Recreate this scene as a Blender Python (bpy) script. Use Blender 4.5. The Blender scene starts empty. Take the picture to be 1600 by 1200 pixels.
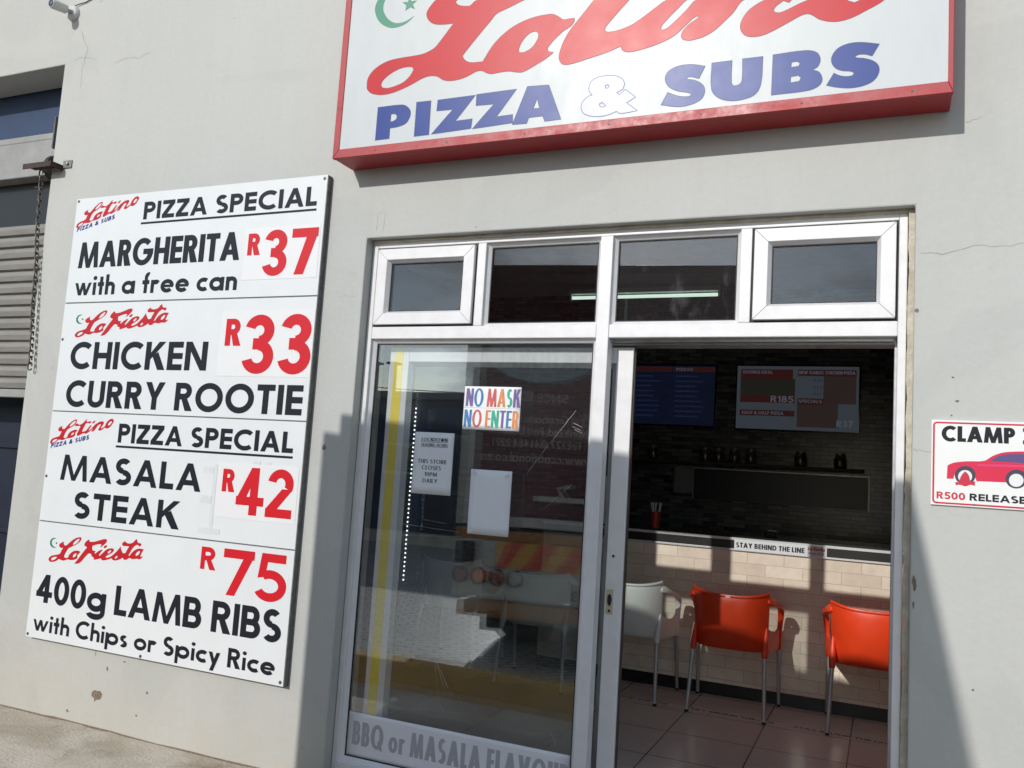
import bpy, bmesh, math, random
from mathutils import Vector, Matrix, noise
from mathutils.geometry import tessellate_polygon
R = math.radians
random.seed(7)

# ------------------------------------------------------------------ camera, world, sun, exposure
scene = bpy.context.scene
col = scene.collection
cam_data = bpy.data.cameras.new('camera')
cam = bpy.data.objects.new('camera', cam_data)
col.objects.link(cam)
cam_data.sensor_width = 36.0
cam_data.lens = 36.0 * 1330.0 / 1600.0
cam_data.clip_start = 0.02
cam_data.clip_end = 3000.0
ax_r = Vector((0.915754, 0.396727, 0.063266))
ax_d = Vector((0.016977, 0.119122, -0.992734))
ax_f = Vector((-0.401381, 0.910174, 0.102351))
cam.matrix_world = Matrix(((ax_r.x, -ax_d.x, -ax_f.x, 0.0),
                           (ax_r.y, -ax_d.y, -ax_f.y, -3.6),
                           (ax_r.z, -ax_d.z, -ax_f.z, 1.559),
                           (0, 0, 0, 1)))
scene.camera = cam

SUN_DIR = Vector((0.280, 1.0, -0.51)).normalized()          # the way the light travels
sun_data = bpy.data.lights.new('sun', 'SUN')
sun_data.energy = 3.08
sun_data.angle = R(0.55)
sun_data.color = (1.0, 0.965, 0.915)
sun = bpy.data.objects.new('sun', sun_data)
col.objects.link(sun)
sun.rotation_euler = (-SUN_DIR).to_track_quat('Z', 'Y').to_euler()
sun.location = (-4, -14, 9)

world = bpy.data.worlds.new('World')
scene.world = world
world.use_nodes = True
wn, wl = world.node_tree.nodes, world.node_tree.links
wn.clear()
w_out = wn.new('ShaderNodeOutputWorld')
w_bg = wn.new('ShaderNodeBackground')
w_bg.inputs['Strength'].default_value = 0.138
sky = wn.new('ShaderNodeTexSky')
sky.sky_type = 'NISHITA'
sky.sun_disc = False
sky.sun_elevation = math.asin(-SUN_DIR.z)
sky.sun_rotation = math.atan2(-SUN_DIR.x, -SUN_DIR.y)
sky.dust_density = 0.4
tc = wn.new('ShaderNodeTexCoord')
mp = wn.new('ShaderNodeMapping')
mp.inputs['Scale'].default_value = (1.6, 1.6, 5.0)
nz = wn.new('ShaderNodeTexNoise')
nz.inputs['Scale'].default_value = 3.4
nz.inputs['Detail'].default_value = 9.0
nz.inputs['Roughness'].default_value = 0.62
rp = wn.new('ShaderNodeValToRGB')
rp.color_ramp.elements[0].position = 0.47
rp.color_ramp.elements[1].position = 0.63
mx = wn.new('ShaderNodeMixRGB')
mx.inputs['Color2'].default_value = (6.0, 6.4, 6.8, 1)
wl.new(tc.outputs['Generated'], mp.inputs['Vector'])
wl.new(mp.outputs['Vector'], nz.inputs['Vector'])
wl.new(nz.outputs['Fac'], rp.inputs['Fac'])
wl.new(rp.outputs['Color'], mx.inputs['Fac'])
wl.new(sky.outputs['Color'], mx.inputs['Color1'])
wl.new(mx.outputs['Color'], w_bg.inputs['Color'])
wl.new(w_bg.outputs['Background'], w_out.inputs['Surface'])

scene.view_settings.view_transform = 'Standard'
scene.view_settings.look = 'None'
scene.view_settings.exposure = 0.0
scene.view_settings.gamma = 1.0
scene.render.engine = 'CYCLES'
scene.cycles.use_denoising = True
scene.cycles.max_bounces = 12
scene.cycles.transparent_max_bounces = 24
scene.cycles.glossy_bounces = 6

# ------------------------------------------------------------------ small helpers
def link(o, parent=None):
    col.objects.link(o)
    if parent is not None:
        o.parent = parent
    return o

def tag(o, label=None, cat=None, group=None, kind=None):
    if label: o['label'] = label
    if cat: o['category'] = cat
    if group: o['group'] = group
    if kind: o['kind'] = kind
    return o

def empty(name, loc=(0, 0, 0), label=None, cat=None, group=None, rz=0.0):
    o = bpy.data.objects.new(name, None)
    o.empty_display_size = 0.1
    col.objects.link(o)
    o.location = loc
    o.rotation_euler = (0, 0, rz)
    return tag(o, label, cat, group)

class MB:
    """collects shapes for ONE mesh object"""
    def __init__(self):
        self.v, self.f, self.mi = [], [], []
        self.m = 0
    def add(self, vs, fs):
        b = len(self.v)
        self.v += [tuple(p) for p in vs]
        for f in fs:
            self.f.append(tuple(b + i for i in f)); self.mi.append(self.m)
        return self
    def box(self, x0, x1, y0, y1, z0, z1, M=None):
        vs = [Vector((x, y, z)) for z in (z0, z1) for y in (y0, y1) for x in (x0, x1)]
        if M is not None: vs = [M @ p for p in vs]
        return self.add(vs, [(0, 2, 3, 1), (4, 5, 7, 6), (0, 1, 5, 4), (2, 6, 7, 3), (0, 4, 6, 2), (1, 3, 7, 5)])
    def tube(self, pts, rad, n=12, cap=True):
        pts = [Vector(p) for p in pts]
        rr = rad if isinstance(rad, (list, tuple)) else [rad] * len(pts)
        ring, prev = [], None
        for i, p in enumerate(pts):
            a = pts[max(i - 1, 0)]; c = pts[min(i + 1, len(pts) - 1)]
            t = (c - a).normalized()
            if prev is None:
                u = t.orthogonal().normalized()
            else:
                u = (prev - t * prev.dot(t)).normalized()
            prev = u
            w = t.cross(u)
            ring.append([p + (u * math.cos(k * 2 * math.pi / n) + w * math.sin(k * 2 * math.pi / n)) * rr[i] for k in range(n)])
        vs = [q for r_ in ring for q in r_]
        fs = []
        for i in range(len(pts) - 1):
            for k in range(n):
                fs.append((i * n + k, i * n + (k + 1) % n, (i + 1) * n + (k + 1) % n, (i + 1) * n + k))
        if cap:
            fs.append(tuple(reversed(range(n))))
            fs.append(tuple((len(pts) - 1) * n + k for k in range(n)))
        return self.add(vs, fs)
    def strip(self, prof, path_pts, cap=True):
        """sweep: prof(i) returns a closed list of points already placed in space"""
        rings = [prof(i) for i in range(path_pts)]
        n = len(rings[0])
        vs = [q for r_ in rings for q in r_]
        fs = []
        for i in range(path_pts - 1):
            for k in range(n):
                fs.append((i * n + k, i * n + (k + 1) % n, (i + 1) * n + (k + 1) % n, (i + 1) * n + k))
        if cap:
            fs.append(tuple(reversed(range(n)))); fs.append(tuple((path_pts - 1) * n + k for k in range(n)))
        return self.add(vs, fs)
    def lathe(self, prof, c=(0, 0, 0), n=24):
        c = Vector(c); k0 = len(prof)
        vs = [c + Vector((r_ * math.cos(a * 2 * math.pi / n), r_ * math.sin(a * 2 * math.pi / n), z)) for r_, z in prof for a in range(n)]
        fs = []
        for i in range(k0 - 1):
            for a in range(n):
                fs.append((i * n + a, i * n + (a + 1) % n, (i + 1) * n + (a + 1) % n, (i + 1) * n + a))
        fs.append(tuple(reversed(range(n)))); fs.append(tuple((k0 - 1) * n + a for a in range(n)))
        return self.add(vs, fs)
    def prism(self, pts, y0, y1):
        """outline in the XZ plane pushed from y0 to y1"""
        n = len(pts)
        vs = [(p[0], y0, p[1]) for p in pts] + [(p[0], y1, p[1]) for p in pts]
        b = len(self.v)
        tri = tessellate_polygon([[Vector((p[0], p[1], 0)) for p in pts]])
        fs = [tuple(t) for t in tri] + [tuple(i + n for i in reversed(t)) for t in tri]
        fs += [(i, (i + 1) % n, n + (i + 1) % n, n + i) for i in range(n)]
        return self.add(vs, fs)
    def build(self, name, mats, parent=None, smooth=False, bevel=0.0, recalc=True, loc=None):
        me = bpy.data.meshes.new(name)
        me.from_pydata(self.v, [], self.f)
        if not isinstance(mats, (list, tuple)): mats = [mats]
        for m_ in mats: me.materials.append(m_)
        me.polygons.foreach_set('material_index', self.mi)
        if recalc:
            bm = bmesh.new(); bm.from_mesh(me)
            bmesh.ops.recalc_face_normals(bm, faces=bm.faces)
            bm.to_mesh(me); bm.free()
        if smooth:
            me.polygons.foreach_set('use_smooth', [True] * len(me.polygons))
            me.set_sharp_from_angle(angle=R(40))
        me.update()
        o = bpy.data.objects.new(name, me)
        link(o, parent)
        if loc: o.location = loc
        if bevel:
            bv = o.modifiers.new('bevel', 'BEVEL'); bv.width = bevel; bv.segments = 2; bv.limit_method = 'ANGLE'; bv.angle_limit = R(50)
        return o

def copy_tree(o, parent=None):
    c = o.copy(); col.objects.link(c)
    if parent is not None: c.parent = parent
    for ch in list(o.children): copy_tree(ch, c)
    return c

# ------------------------------------------------------------------ flat graphics (all in the plane of their sign)
def smooth_loop(pts, sub=4, corner=48):
    n = len(pts); P = [Vector((p[0], p[1])) for p in pts]; out = []
    tan = []
    for i in range(n):
        a, b = P[i] - P[i - 1], P[(i + 1) % n] - P[i]
        if a.length < 1e-7 or b.length < 1e-7: tan.append(None); continue
        ang = math.degrees(a.angle(b))
        tan.append(None if ang > corner else (P[(i + 1) % n] - P[i - 1]).normalized())
    for i in range(n):
        j = (i + 1) % n; d = (P[j] - P[i]).length
        t0 = tan[i] if tan[i] is not None else (P[j] - P[i]).normalized()
        t1 = tan[j] if tan[j] is not None else (P[j] - P[i]).normalized()
        for k in range(sub):
            t = k / sub
            h00 = 2 * t**3 - 3 * t**2 + 1; h10 = t**3 - 2 * t**2 + t; h01 = -2 * t**3 + 3 * t**2; h11 = t**3 - t**2
            out.append(P[i] * h00 + t0 * d * h10 + P[j] * h01 + t1 * d * h11)
    return out

def grow_loop(loop, d):
    n = len(loop); out = []
    area = sum(loop[i].x * loop[(i + 1) % n].y - loop[(i + 1) % n].x * loop[i].y for i in range(n))
    sg = 1 if area > 0 else -1
    for i in range(n):
        a, b = loop[i] - loop[i - 1], loop[(i + 1) % n] - loop[i]
        if a.length < 1e-9 or b.length < 1e-9: out.append(loop[i].copy()); continue
        na, nb = Vector((a.y, -a.x)).normalized() * sg, Vector((b.y, -b.x)).normalized() * sg
        m = na + nb
        m = na if m.length < .2 else m / max(m.length, .2) * min(1.6, 2 / max(m.length, .6))
        out.append(loop[i] + m * d)
    return out

def outline_shapes(name, groups, y, mat, parent, d=.0025):
    """a thin darker edge line round each letter, lying just behind it"""
    mb = MB()
    for g in groups:
        for l in g:
            a = smooth_loop(l); b = grow_loop(a, d if l is g[0] else -d); n = len(a)
            mb.add([(q.x, y, q.y) for q in a] + [(q.x, y, q.y) for q in b], [(i, (i + 1) % n, n + (i + 1) % n, n + i) for i in range(n)])
    return mb.build(name, mat, parent, recalc=False)

def flat_shapes(name, groups, y, mat, parent, smooth=True, step=2e-5, flip=False):
    """filled outlines (with holes) lying in the plane y"""
    mb = MB()
    for gi, g in enumerate(groups):
        loops = [smooth_loop(l) if smooth else [Vector(p) for p in l] for l in g]
        flat = [p for l in loops for p in l]
        tri = tessellate_polygon([[Vector((p.x, p.y, 0)) for p in l] for l in loops])
        yy = y - gi * step if not flip else y + gi * step
        mb.add([(p.x, yy, p.y) for p in flat], [tuple(t) for t in tri])
    return mb.build(name, mat, parent, recalc=False)

class Glyph:
    def __init__(self, s, h, serif=False):
        self.s, self.h, self.serif, self.p, self.w = s, h, serif, [], 0.6
    def R(self, x0, y0, x1, y1):
        self.p.append([(x0, y0), (x1, y0), (x1, y1), (x0, y1)])
        if self.serif and (x1 - x0) <= self.s * 1.05:
            if abs(y0) < .01: self.p.append([(x0 - .07, 0), (x1 + .07, 0), (x1 + .07, .05), (x0 - .07, .05)])
            if abs(y1 - 1) < .01: self.p.append([(x0 - .07, .95), (x1 + .07, .95), (x1 + .07, 1), (x0 - .07, 1)])
    def Q(self, *pts): self.p.append(list(pts))
    def A(self, cx, cy, rx, ry, a0, a1, tx=None, ty=None):
        tx = self.s if tx is None else tx; ty = self.h if ty is None else ty
        n = max(3, int(abs(a1 - a0) / 12))
        for i in range(n):
            t0 = R(a0 + (a1 - a0) * i / n); t1 = R(a0 + (a1 - a0) * (i + 1) / n)
            o = lambda t: (cx + rx * math.cos(t), cy + ry * math.sin(t))
            q = lambda t: (cx + max(rx - tx, .005) * math.cos(t), cy + max(ry - ty, .005) * math.sin(t))
            self.p.append([q(t0), o(t0), o(t1), q(t1)])

def make_glyph(c, s, h, serif=False):
    g = Glyph(s, h, serif); X = .64                       # X = x-height
    rr = lambda W, cy0, cy1, cx: None
    def bowl(y0, y1, W, rx):
        cx = W - rx
        g.R(s * .9, y0, cx + .01, y0 + h); g.R(s * .9, y1 - h, cx + .01, y1)
        g.A(cx, (y0 + y1) / 2, rx, (y1 - y0) / 2, -90, 90)
    if c == ' ': g.w = .20
    elif c == 'A':
        W = .70 + s * .45; a = s * .5; b = s * 1.08
        g.Q((0, 0), (b, 0), (W / 2 + a, 1), (W / 2 - a, 1)); g.Q((W - b, 0), (W, 0), (W / 2 + a, 1), (W / 2 - a, 1)); g.R(W * .22, .20, W * .78, .20 + h * .9); g.w = W
    elif c == 'B':
        W = .60; g.R(0, 0, s, 1); bowl(.5 - h / 2, 1, W - .05, .23); bowl(0, .5 + h / 2, W, .26); g.w = W
    elif c == 'C': g.A(.46, .5, .46, .515, 48, 312); g.w = .78
    elif c == 'D': W = .72; g.R(0, 0, s, 1); bowl(0, 1, W, .44); g.w = W
    elif c == 'E': W = .50; g.R(0, 0, s, 1); [g.R(s * .9, y, W, y + h) for y in (0, .5 - h / 2, 1 - h)]; g.w = W
    elif c == 'F': W = .48; g.R(0, 0, s, 1); [g.R(s * .9, y, W, y + h) for y in (.5 - h / 2, 1 - h)]; g.w = W
    elif c == 'G': g.A(.46, .5, .46, .515, 45, 350); g.R(.48, .40, .92, .40 + h); g.w = .92
    elif c == 'H': W = .66; g.R(0, 0, s, 1); g.R(W - s, 0, W, 1); g.R(s * .9, .5 - h / 2, W - s * .9, .5 + h / 2); g.w = W
    elif c == 'I': g.R(0, 0, s, 1); g.w = s
    elif c == 'J': W = .4; g.R(W - s, .25, W, 1); g.A(W - .25, .25, .25, .26, -140, 0); g.w = W
    elif c == 'K':
        W = .68; g.R(0, 0, s, 1); g.Q((s * .95, .36), (W - .01, 1), (W - s * 1.32, 1), (s * .95, .60)); g.Q((W - s * 1.28, 0), (W + .02, 0), (s + .25, .64), (s + .06, .50)); g.w = W
    elif c == 'L': W = .44; g.R(0, 0, s, 1); g.R(s * .9, 0, W, h); g.w = W
    elif c == 'M':
        W = .96; k = .09; b = s * .92
        g.Q((0, 0), (b, 0), (k + b, 1), (k, 1)); g.Q((W - b, 0), (W, 0), (W - k, 1), (W - k - b, 1))
        g.Q((k, 1), (k + b * 1.02, 1), (W / 2 + s * .42, 0), (W / 2 - s * .42, 0)); g.Q((W - k - b * 1.02, 1), (W - k, 1), (W / 2 + s * .42, 0), (W / 2 - s * .42, 0)); g.w = W
    elif c == 'N': W = .72; g.R(0, 0, s, 1); g.R(W - s, 0, W, 1); g.Q((0, 1), (s * 1.1, 1), (W, 0), (W - s * 1.1, 0)); g.w = W
    elif c == 'O': g.A(.46, .5, .46, .515, 0, 360); g.w = .92
    elif c == 'P': W = .56; g.R(0, 0, s, 1); bowl(.38, 1, W, .27); g.w = W
    elif c == 'Q': g.A(.46, .5, .46, .515, 0, 360); g.Q((.5, .30), (.64, .38), (.92, -.04), (.72, -.04)); g.w = .94
    elif c == 'R': W = .60; g.R(0, 0, s, 1); bowl(.40, 1, W - .03, .27); g.Q((.22, .46), (.22 + s * 1.1, .46), (W + .03, 0), (W - s * 1.2, 0)); g.w = W + .02
    elif c == 'S':
        g.A(.27, 1.0 - .26 - h * .12, .26, .26 + h * .12 + .01, 38, 272); g.A(.28, .26 + h * .12, .28, .26 + h * .12 + .01, -142, 92); g.w = .56
    elif c == 'T': W = .56; g.R((W - s) / 2, 0, (W + s) / 2, 1); g.R(0, 1 - h, W, 1.0); g.w = W
    elif c == 'U': W = .64; r_ = W / 2; g.R(0, r_, s, 1); g.R(W - s, r_, W, 1); g.A(r_, r_, r_, r_ + .01, 180, 360); g.w = W
    elif c == 'V': W = .70 + s * .3; b = s * 1.08; g.Q((0, 1), (b, 1), (W / 2 + s * .5, 0), (W / 2 - s * .5, 0)); g.Q((W - b, 1), (W, 1), (W / 2 + s * .5, 0), (W / 2 - s * .5, 0)); g.w = W
    elif c == 'W':
        W = 1.1; b = s
        for x0, x1 in ((0, .27), (.55 - b / 2, .27), (.55 - b / 2, .83 - b), (W - b, .83 - b)):
            g.Q((x0, 1), (x0 + b, 1), (x1 + b, 0), (x1, 0))
        g.w = W
    elif c == 'X': W = .68; b = s * 1.2; g.Q((0, 1), (b, 1), (W, 0), (W - b, 0)); g.Q((W - b, 1), (W, 1), (b, 0), (0, 0)); g.w = W
    elif c == 'Y': W = .70; b = s * 1.15; g.R((W - s) / 2, 0, (W + s) / 2, .45); g.Q((0, 1), (b, 1), ((W + s) / 2, .42), ((W - s) / 2, .42)); g.Q((W - b, 1), (W, 1), ((W + s) / 2, .42), ((W - s) / 2, .42)); g.w = W
    elif c == 'Z': W = .58; g.R(0, 0, W, h); g.R(0, 1 - h, W, 1); g.Q((0, h * .9), (s * 1.35, h * .9), (W, 1 - h * .9), (W - s * 1.35, 1 - h * .9)); g.w = W
    elif c == '0': g.A(.29, .5, .29, .51, 0, 360); g.w = .58
    elif c == '1': g.R(.16, 0, .16 + s, 1); g.Q((0, .80), (.16 + s * .5, 1), (.16 + s * .5, .80), (.02, .66)); g.w = .16 + s
    elif c == '2':
        g.A(.29, .70, .28, .31, -28, 170); g.R(0, 0, .57, h); g.Q((0, h * .9), (s * 1.35, h * .9), (.56, .60), (.33, .60)); g.w = .58
    elif c == '3':
        g.A(.27, .735, .26, .275, -92, 165); g.A(.27, .285, .28, .295, -165, 92); g.R(.17, .5 - h / 2, .30, .5 + h / 2 + .01); g.w = .56
    elif c == '4':
        W = .62; g.R(W - s * 1.75, 0, W - s * .75, 1); g.R(.0, .20, W, .20 + h); g.Q((0, .20 + h * .6), (s * 1.15, .20 + h * .6), (W - s * .8, 1), (W - s * 1.75, 1)); g.w = W
    elif c == '5':
        g.R(.08, 1 - h, .52, 1); g.Q((.03, .46), (.03 + s * .95, .50), (.08 + s * .95, 1), (.08, 1)); g.A(.26, .32, .30, .335, -150, 128); g.w = .56
    elif c == '6': g.A(.29, .31, .29, .32, 0, 360); g.Q((.02, .34), (.02 + s, .34), (.50, 1), (.50 - s * 1.1, 1)); g.w = .58
    elif c == '7': g.R(0, 1 - h * 1.05, .58, 1); g.Q((.10, 0), (.10 + s * 1.12, 0), (.58, 1 - h * .5), (.58 - s * 1.2, 1 - h * .5)); g.w = .58
    elif c == '8': g.A(.29, .745, .25, .265, 0, 360); g.A(.29, .28, .29, .29, 0, 360); g.w = .58
    elif c == '9': g.A(.29, .69, .29, .32, 0, 360); g.Q((.08, 0), (.08 + s * 1.1, 0), (.56, .66), (.56 - s, .66)); g.w = .58
    elif c == '&':
        g.A(.28, .76, .21, .24, 0, 360); g.A(.28, .27, .28, .28, 0, 360); g.Q((.28, .60), (.28 + s, .62), (.72, 0), (.50, 0)); g.Q((.42, .10), (.52, .05), (.74, .44), (.58, .44)); g.w = .72
    elif c == '+': g.R(.0, .42, .44, .42 + h * .8); g.R(.22 - s * .4, .2, .22 + s * .4, .76); g.w = .44
    elif c == '(': g.A(.3, .45, .3, .62, 130, 230); g.w = .16
    elif c == ')': g.A(-.14, .45, .3, .62, -50, 50); g.w = .16
    elif c == '.': g.R(0, 0, s, s); g.w = s
    elif c == ',': g.Q((0, -.12), (s * .6, -.12), (s * 1.1, s), (.03, s)); g.w = s
    elif c == ':': g.R(0, 0, s, s); g.R(0, .44, s, .44 + s); g.w = s
    elif c == '-': g.R(0, .34, .3, .34 + h); g.w = .3
    elif c == '@': g.A(.4, .4, .4, .5, 0, 360, s * .5, h * .5); g.A(.4, .4, .18, .2, 0, 360, s * .5, h * .5); g.w = .8
    elif c in 'aqdgbpocehnmurityfslwkvxz':
        r_ = X / 2; st = s * .92
        ring = lambda: g.A(r_ + .01, r_, r_ + .01, r_ + .01, 0, 360, st, h)
        W = X + .02
        if c == 'o': ring(); g.w = W
        elif c == 'c': g.A(r_ + .01, r_, r_ + .01, r_ + .01, 52, 308, st, h); g.w = W * .80
        elif c == 'e': g.A(r_ + .01, r_, r_ + .01, r_ + .01, 0, 318, st, h); g.R(st * .8, r_ - h * .32, W - .03, r_ + h * .32); g.w = W
        elif c in 'adqg':
            ring(); g.R(W - st * .85, (-.02 if c == 'g' else -.30 if c == 'q' else 0), W + st * .15, (1.02 if c == 'd' else X)); g.w = W + st * .15
            if c == 'g': g.A(r_ + .02, -.02, r_ + st * .15, .26, -160, 0, st, h)
        elif c in 'bp': g.R(0, (-.30 if c == 'p' else 0), st, (1.02 if c == 'b' else X)); g.A(r_ + .06, r_, r_ + .01, r_ + .01, 0, 360, st, h); g.w = W + .06
        elif c in 'hn':
            w_ = .52; g.R(0, 0, st, 1.02 if c == 'h' else X); g.A(w_ / 2, X - w_ / 2, w_ / 2, w_ / 2 + .01, 0, 180, st, h); g.R(w_ - st, 0, w_, X - w_ / 2 + .01); g.w = w_
        elif c == 'm':
            g.R(0, 0, st, X)
            for k in (0, 1):
                w_ = .46; x = k * (w_ - st); g.A(x + w_ / 2, X - w_ / 2, w_ / 2, w_ / 2 + .01, 0, 180, st, h); g.R(x + w_ - st, 0, x + w_, X - w_ / 2 + .01)
            g.w = 2 * w_ - st
        elif c == 'u':
            w_ = .52; g.R(w_ - st, 0, w_, X); g.A(w_ / 2, w_ / 2, w_ / 2, w_ / 2 + .01, 180, 360, st, h); g.R(0, w_ / 2 - .01, st, X); g.w = w_
        elif c == 'r': g.R(0, 0, st, X); g.A(.25, X - .25, .25, .26, 40, 180, st, h * 1.15); g.w = .42
        elif c == 'i': g.R(0, 0, st, X); g.A(st / 2, .86, st * .62, st * .62, 0, 360, st, st); g.w = st
        elif c == 't': g.R(.10, 0, .10 + st, .92); g.R(0, X - h, .30 + st * .2, X); g.w = .30 + st * .2
        elif c == 'f': g.R(.10, 0, .10 + st, .80); g.R(0, X - h, .36, X); g.A(.30, .80, .20, .23, 70, 180, st, h); g.w = .36
        elif c == 'l': g.R(0, 0, st, 1.02); g.w = st
        elif c == 's': g.A(.20, X - .175, .19, .185, 40, 272, st * .9, h * .9); g.A(.20, .18, .20, .19, -140, 92, st * .9, h * .9); g.w = .40
        elif c == 'y': w_ = .56; g.Q((0, X), (st * 1.1, X), (w_ / 2 + st * .5, .05), (w_ / 2 - st * .45, .05)); g.Q((w_ - st * 1.1, X), (w_, X), (.10 + st * 1.1, -.32), (.10, -.32)); g.w = w_
        elif c == 'v': w_ = .54; g.Q((0, X), (st * 1.1, X), (w_ / 2 + st * .5, 0), (w_ / 2 - st * .5, 0)); g.Q((w_ - st * 1.1, X), (w_, X), (w_ / 2 + st * .5, 0), (w_ / 2 - st * .5, 0)); g.w = w_
        elif c == 'x': w_ = .54; g.Q((0, X), (st * 1.2, X), (w_, 0), (w_ - st * 1.2, 0)); g.Q((w_ - st * 1.2, X), (w_, X), (st * 1.2, 0), (0, 0)); g.w = w_
        elif c == 'z': w_ = .50; g.R(0, 0, w_, h); g.R(0, X - h, w_, X); g.Q((0, h * .9), (st * 1.3, h * .9), (w_, X - h * .9), (w_ - st * 1.3, X - h * .9)); g.w = w_
        elif c == 'k': g.R(0, 0, st, 1.02); g.Q((st * .9, .2), (.52, X), (.52 - st * 1.3, X), (st * .9, .38)); g.Q((.54 - st * 1.2, 0), (.56, 0), (st + .2, .42), (st + .06, .3)); g.w = .54
        elif c == 'w':
            W = .92; b = st * .95
            for x0, x1 in ((0, .22), (.46 - b / 2, .22), (.46 - b / 2, .70 - b), (W - b, .70 - b)):
                g.Q((x0, X), (x0 + b, X), (x1 + b, 0), (x1, 0))
            g.w = W
    return g

def text_shapes(s, stem, thin, gap, serif=False):
    x = 0.0; out = []
    for ch in s:
        g = make_glyph(ch, stem, thin, serif)
        out.append((ch, [[(px + x, py) for px, py in poly] for poly in g.p], x, g.w))
        x += g.w + gap
    return out, x - gap

def lettering(s, x0, x1, z0, cap, y, mat, parent, name='lettering', stem=.2, thin=None, gap=.09, facing=-1, slant=0.0, serif=False, rise=0.0, step=1.2e-5, letter_mats=None):
    """a line of text in a plane y = const, stretched to run from x0 to x1 (facing -1: read from -Y, +1: read from +Y); one mesh per word.
    stem is the stroke width as a share of the cap height, kept whatever the stretch"""
    thin = stem * .86 if thin is None else thin
    sx = stem
    for _ in range(6):
        shapes, W = text_shapes(s, sx, thin, gap, serif)
        k = (x1 - x0) / W
        sx = min(.42, stem * cap / abs(k))
    shapes, W = text_shapes(s, sx, thin, gap, serif)
    k = (x1 - x0) / W
    objs = []; mb = MB(); n = 0
    for li, (ch, polys, gx, gw) in enumerate(shapes + [(' ', [], 0, 0)]):
        if ch == ' ':
            if mb.v: objs.append(mb.build(name, mat, parent, recalc=False))
            mb = MB(); n = 0; continue
        if letter_mats: mb.m = letter_mats[li % len(letter_mats)]
        for poly in polys:
            yy = y + facing * n * step; n += 1
            vs = []
            for px, py in poly:
                X = x0 + (px + slant * py) * k
                vs.append((X, yy, z0 + py * cap + rise * (X - x0)))
            mb.add(vs, [tuple(range(len(vs)))])
    return objs
# ------------------------------------------------------------------ materials
def new_mat(name):
    m = bpy.data.materials.new(name); m.use_nodes = True
    nt = m.node_tree; b = nt.nodes['Principled BSDF']
    return m, nt, nt.nodes, nt.links, b

def mat(name, c, rough=.5, metal=0.0, var=0.0, scale=8.0, bump=0.0, bscale=60.0, spec=.5, c2=None, coat=0.0, rvar=0.0, stretch=(1, 1, 1)):
    """plain paint / metal / plastic with a mottled colour, a varying gloss and a fine bump"""
    m, nt, N, L, b = new_mat(name)
    b.inputs['Base Color'].default_value = (*c, 1)
    b.inputs['Roughness'].default_value = rough
    b.inputs['Metallic'].default_value = metal
    b.inputs['Specular IOR Level'].default_value = spec
    b.inputs['Coat Weight'].default_value = coat
    b.inputs['Coat Roughness'].default_value = .12
    t = N.new('ShaderNodeTexCoord'); mpn = N.new('ShaderNodeMapping'); mpn.inputs['Scale'].default_value = stretch
    L.new(t.outputs['Object'], mpn.inputs['Vector'])
    if var or rvar:
        n = N.new('ShaderNodeTexNoise'); n.inputs['Scale'].default_value = scale; n.inputs['Detail'].default_value = 7; n.inputs['Roughness'].default_value = .65
        L.new(mpn.outputs['Vector'], n.inputs['Vector'])
        if var:
            r = N.new('ShaderNodeValToRGB'); r.color_ramp.elements[0].position = .32; r.color_ramp.elements[1].position = .70
            c2 = c2 or tuple(max(0, x * (1 - var)) for x in c)
            r.color_ramp.elements[0].color = (*c2, 1); r.color_ramp.elements[1].color = (*c, 1)
            L.new(n.outputs['Fac'], r.inputs['Fac']); L.new(r.outputs['Color'], b.inputs['Base Color'])
        if rvar:
            mr = N.new('ShaderNodeMapRange'); mr.inputs['From Min'].default_value = .3; mr.inputs['From Max'].default_value = .7
            mr.inputs['To Min'].default_value = max(.02, rough - rvar); mr.inputs['To Max'].default_value = rough + rvar
            L.new(n.outputs['Fac'], mr.inputs['Value']); L.new(mr.outputs['Result'], b.inputs['Roughness'])
    if bump:
        n2 = N.new('ShaderNodeTexNoise'); n2.inputs['Scale'].default_value = bscale; n2.inputs['Detail'].default_value = 5
        L.new(mpn.outputs['Vector'], n2.inputs['Vector'])
        bp = N.new('ShaderNodeBump'); bp.inputs['Strength'].default_value = bump; bp.inputs['Distance'].default_value = .01
        L.new(n2.outputs['Fac'], bp.inputs['Height']); L.new(bp.outputs['Normal'], b.inputs['Normal'])
    return m

def emit_mat(name, c, strength):
    m, nt, N, L, b = new_mat(name)
    b.inputs['Base Color'].default_value = (*c, 1)
    b.inputs['Emission Color'].default_value = (*c, 1)
    b.inputs['Emission Strength'].default_value = strength
    return m

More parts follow.
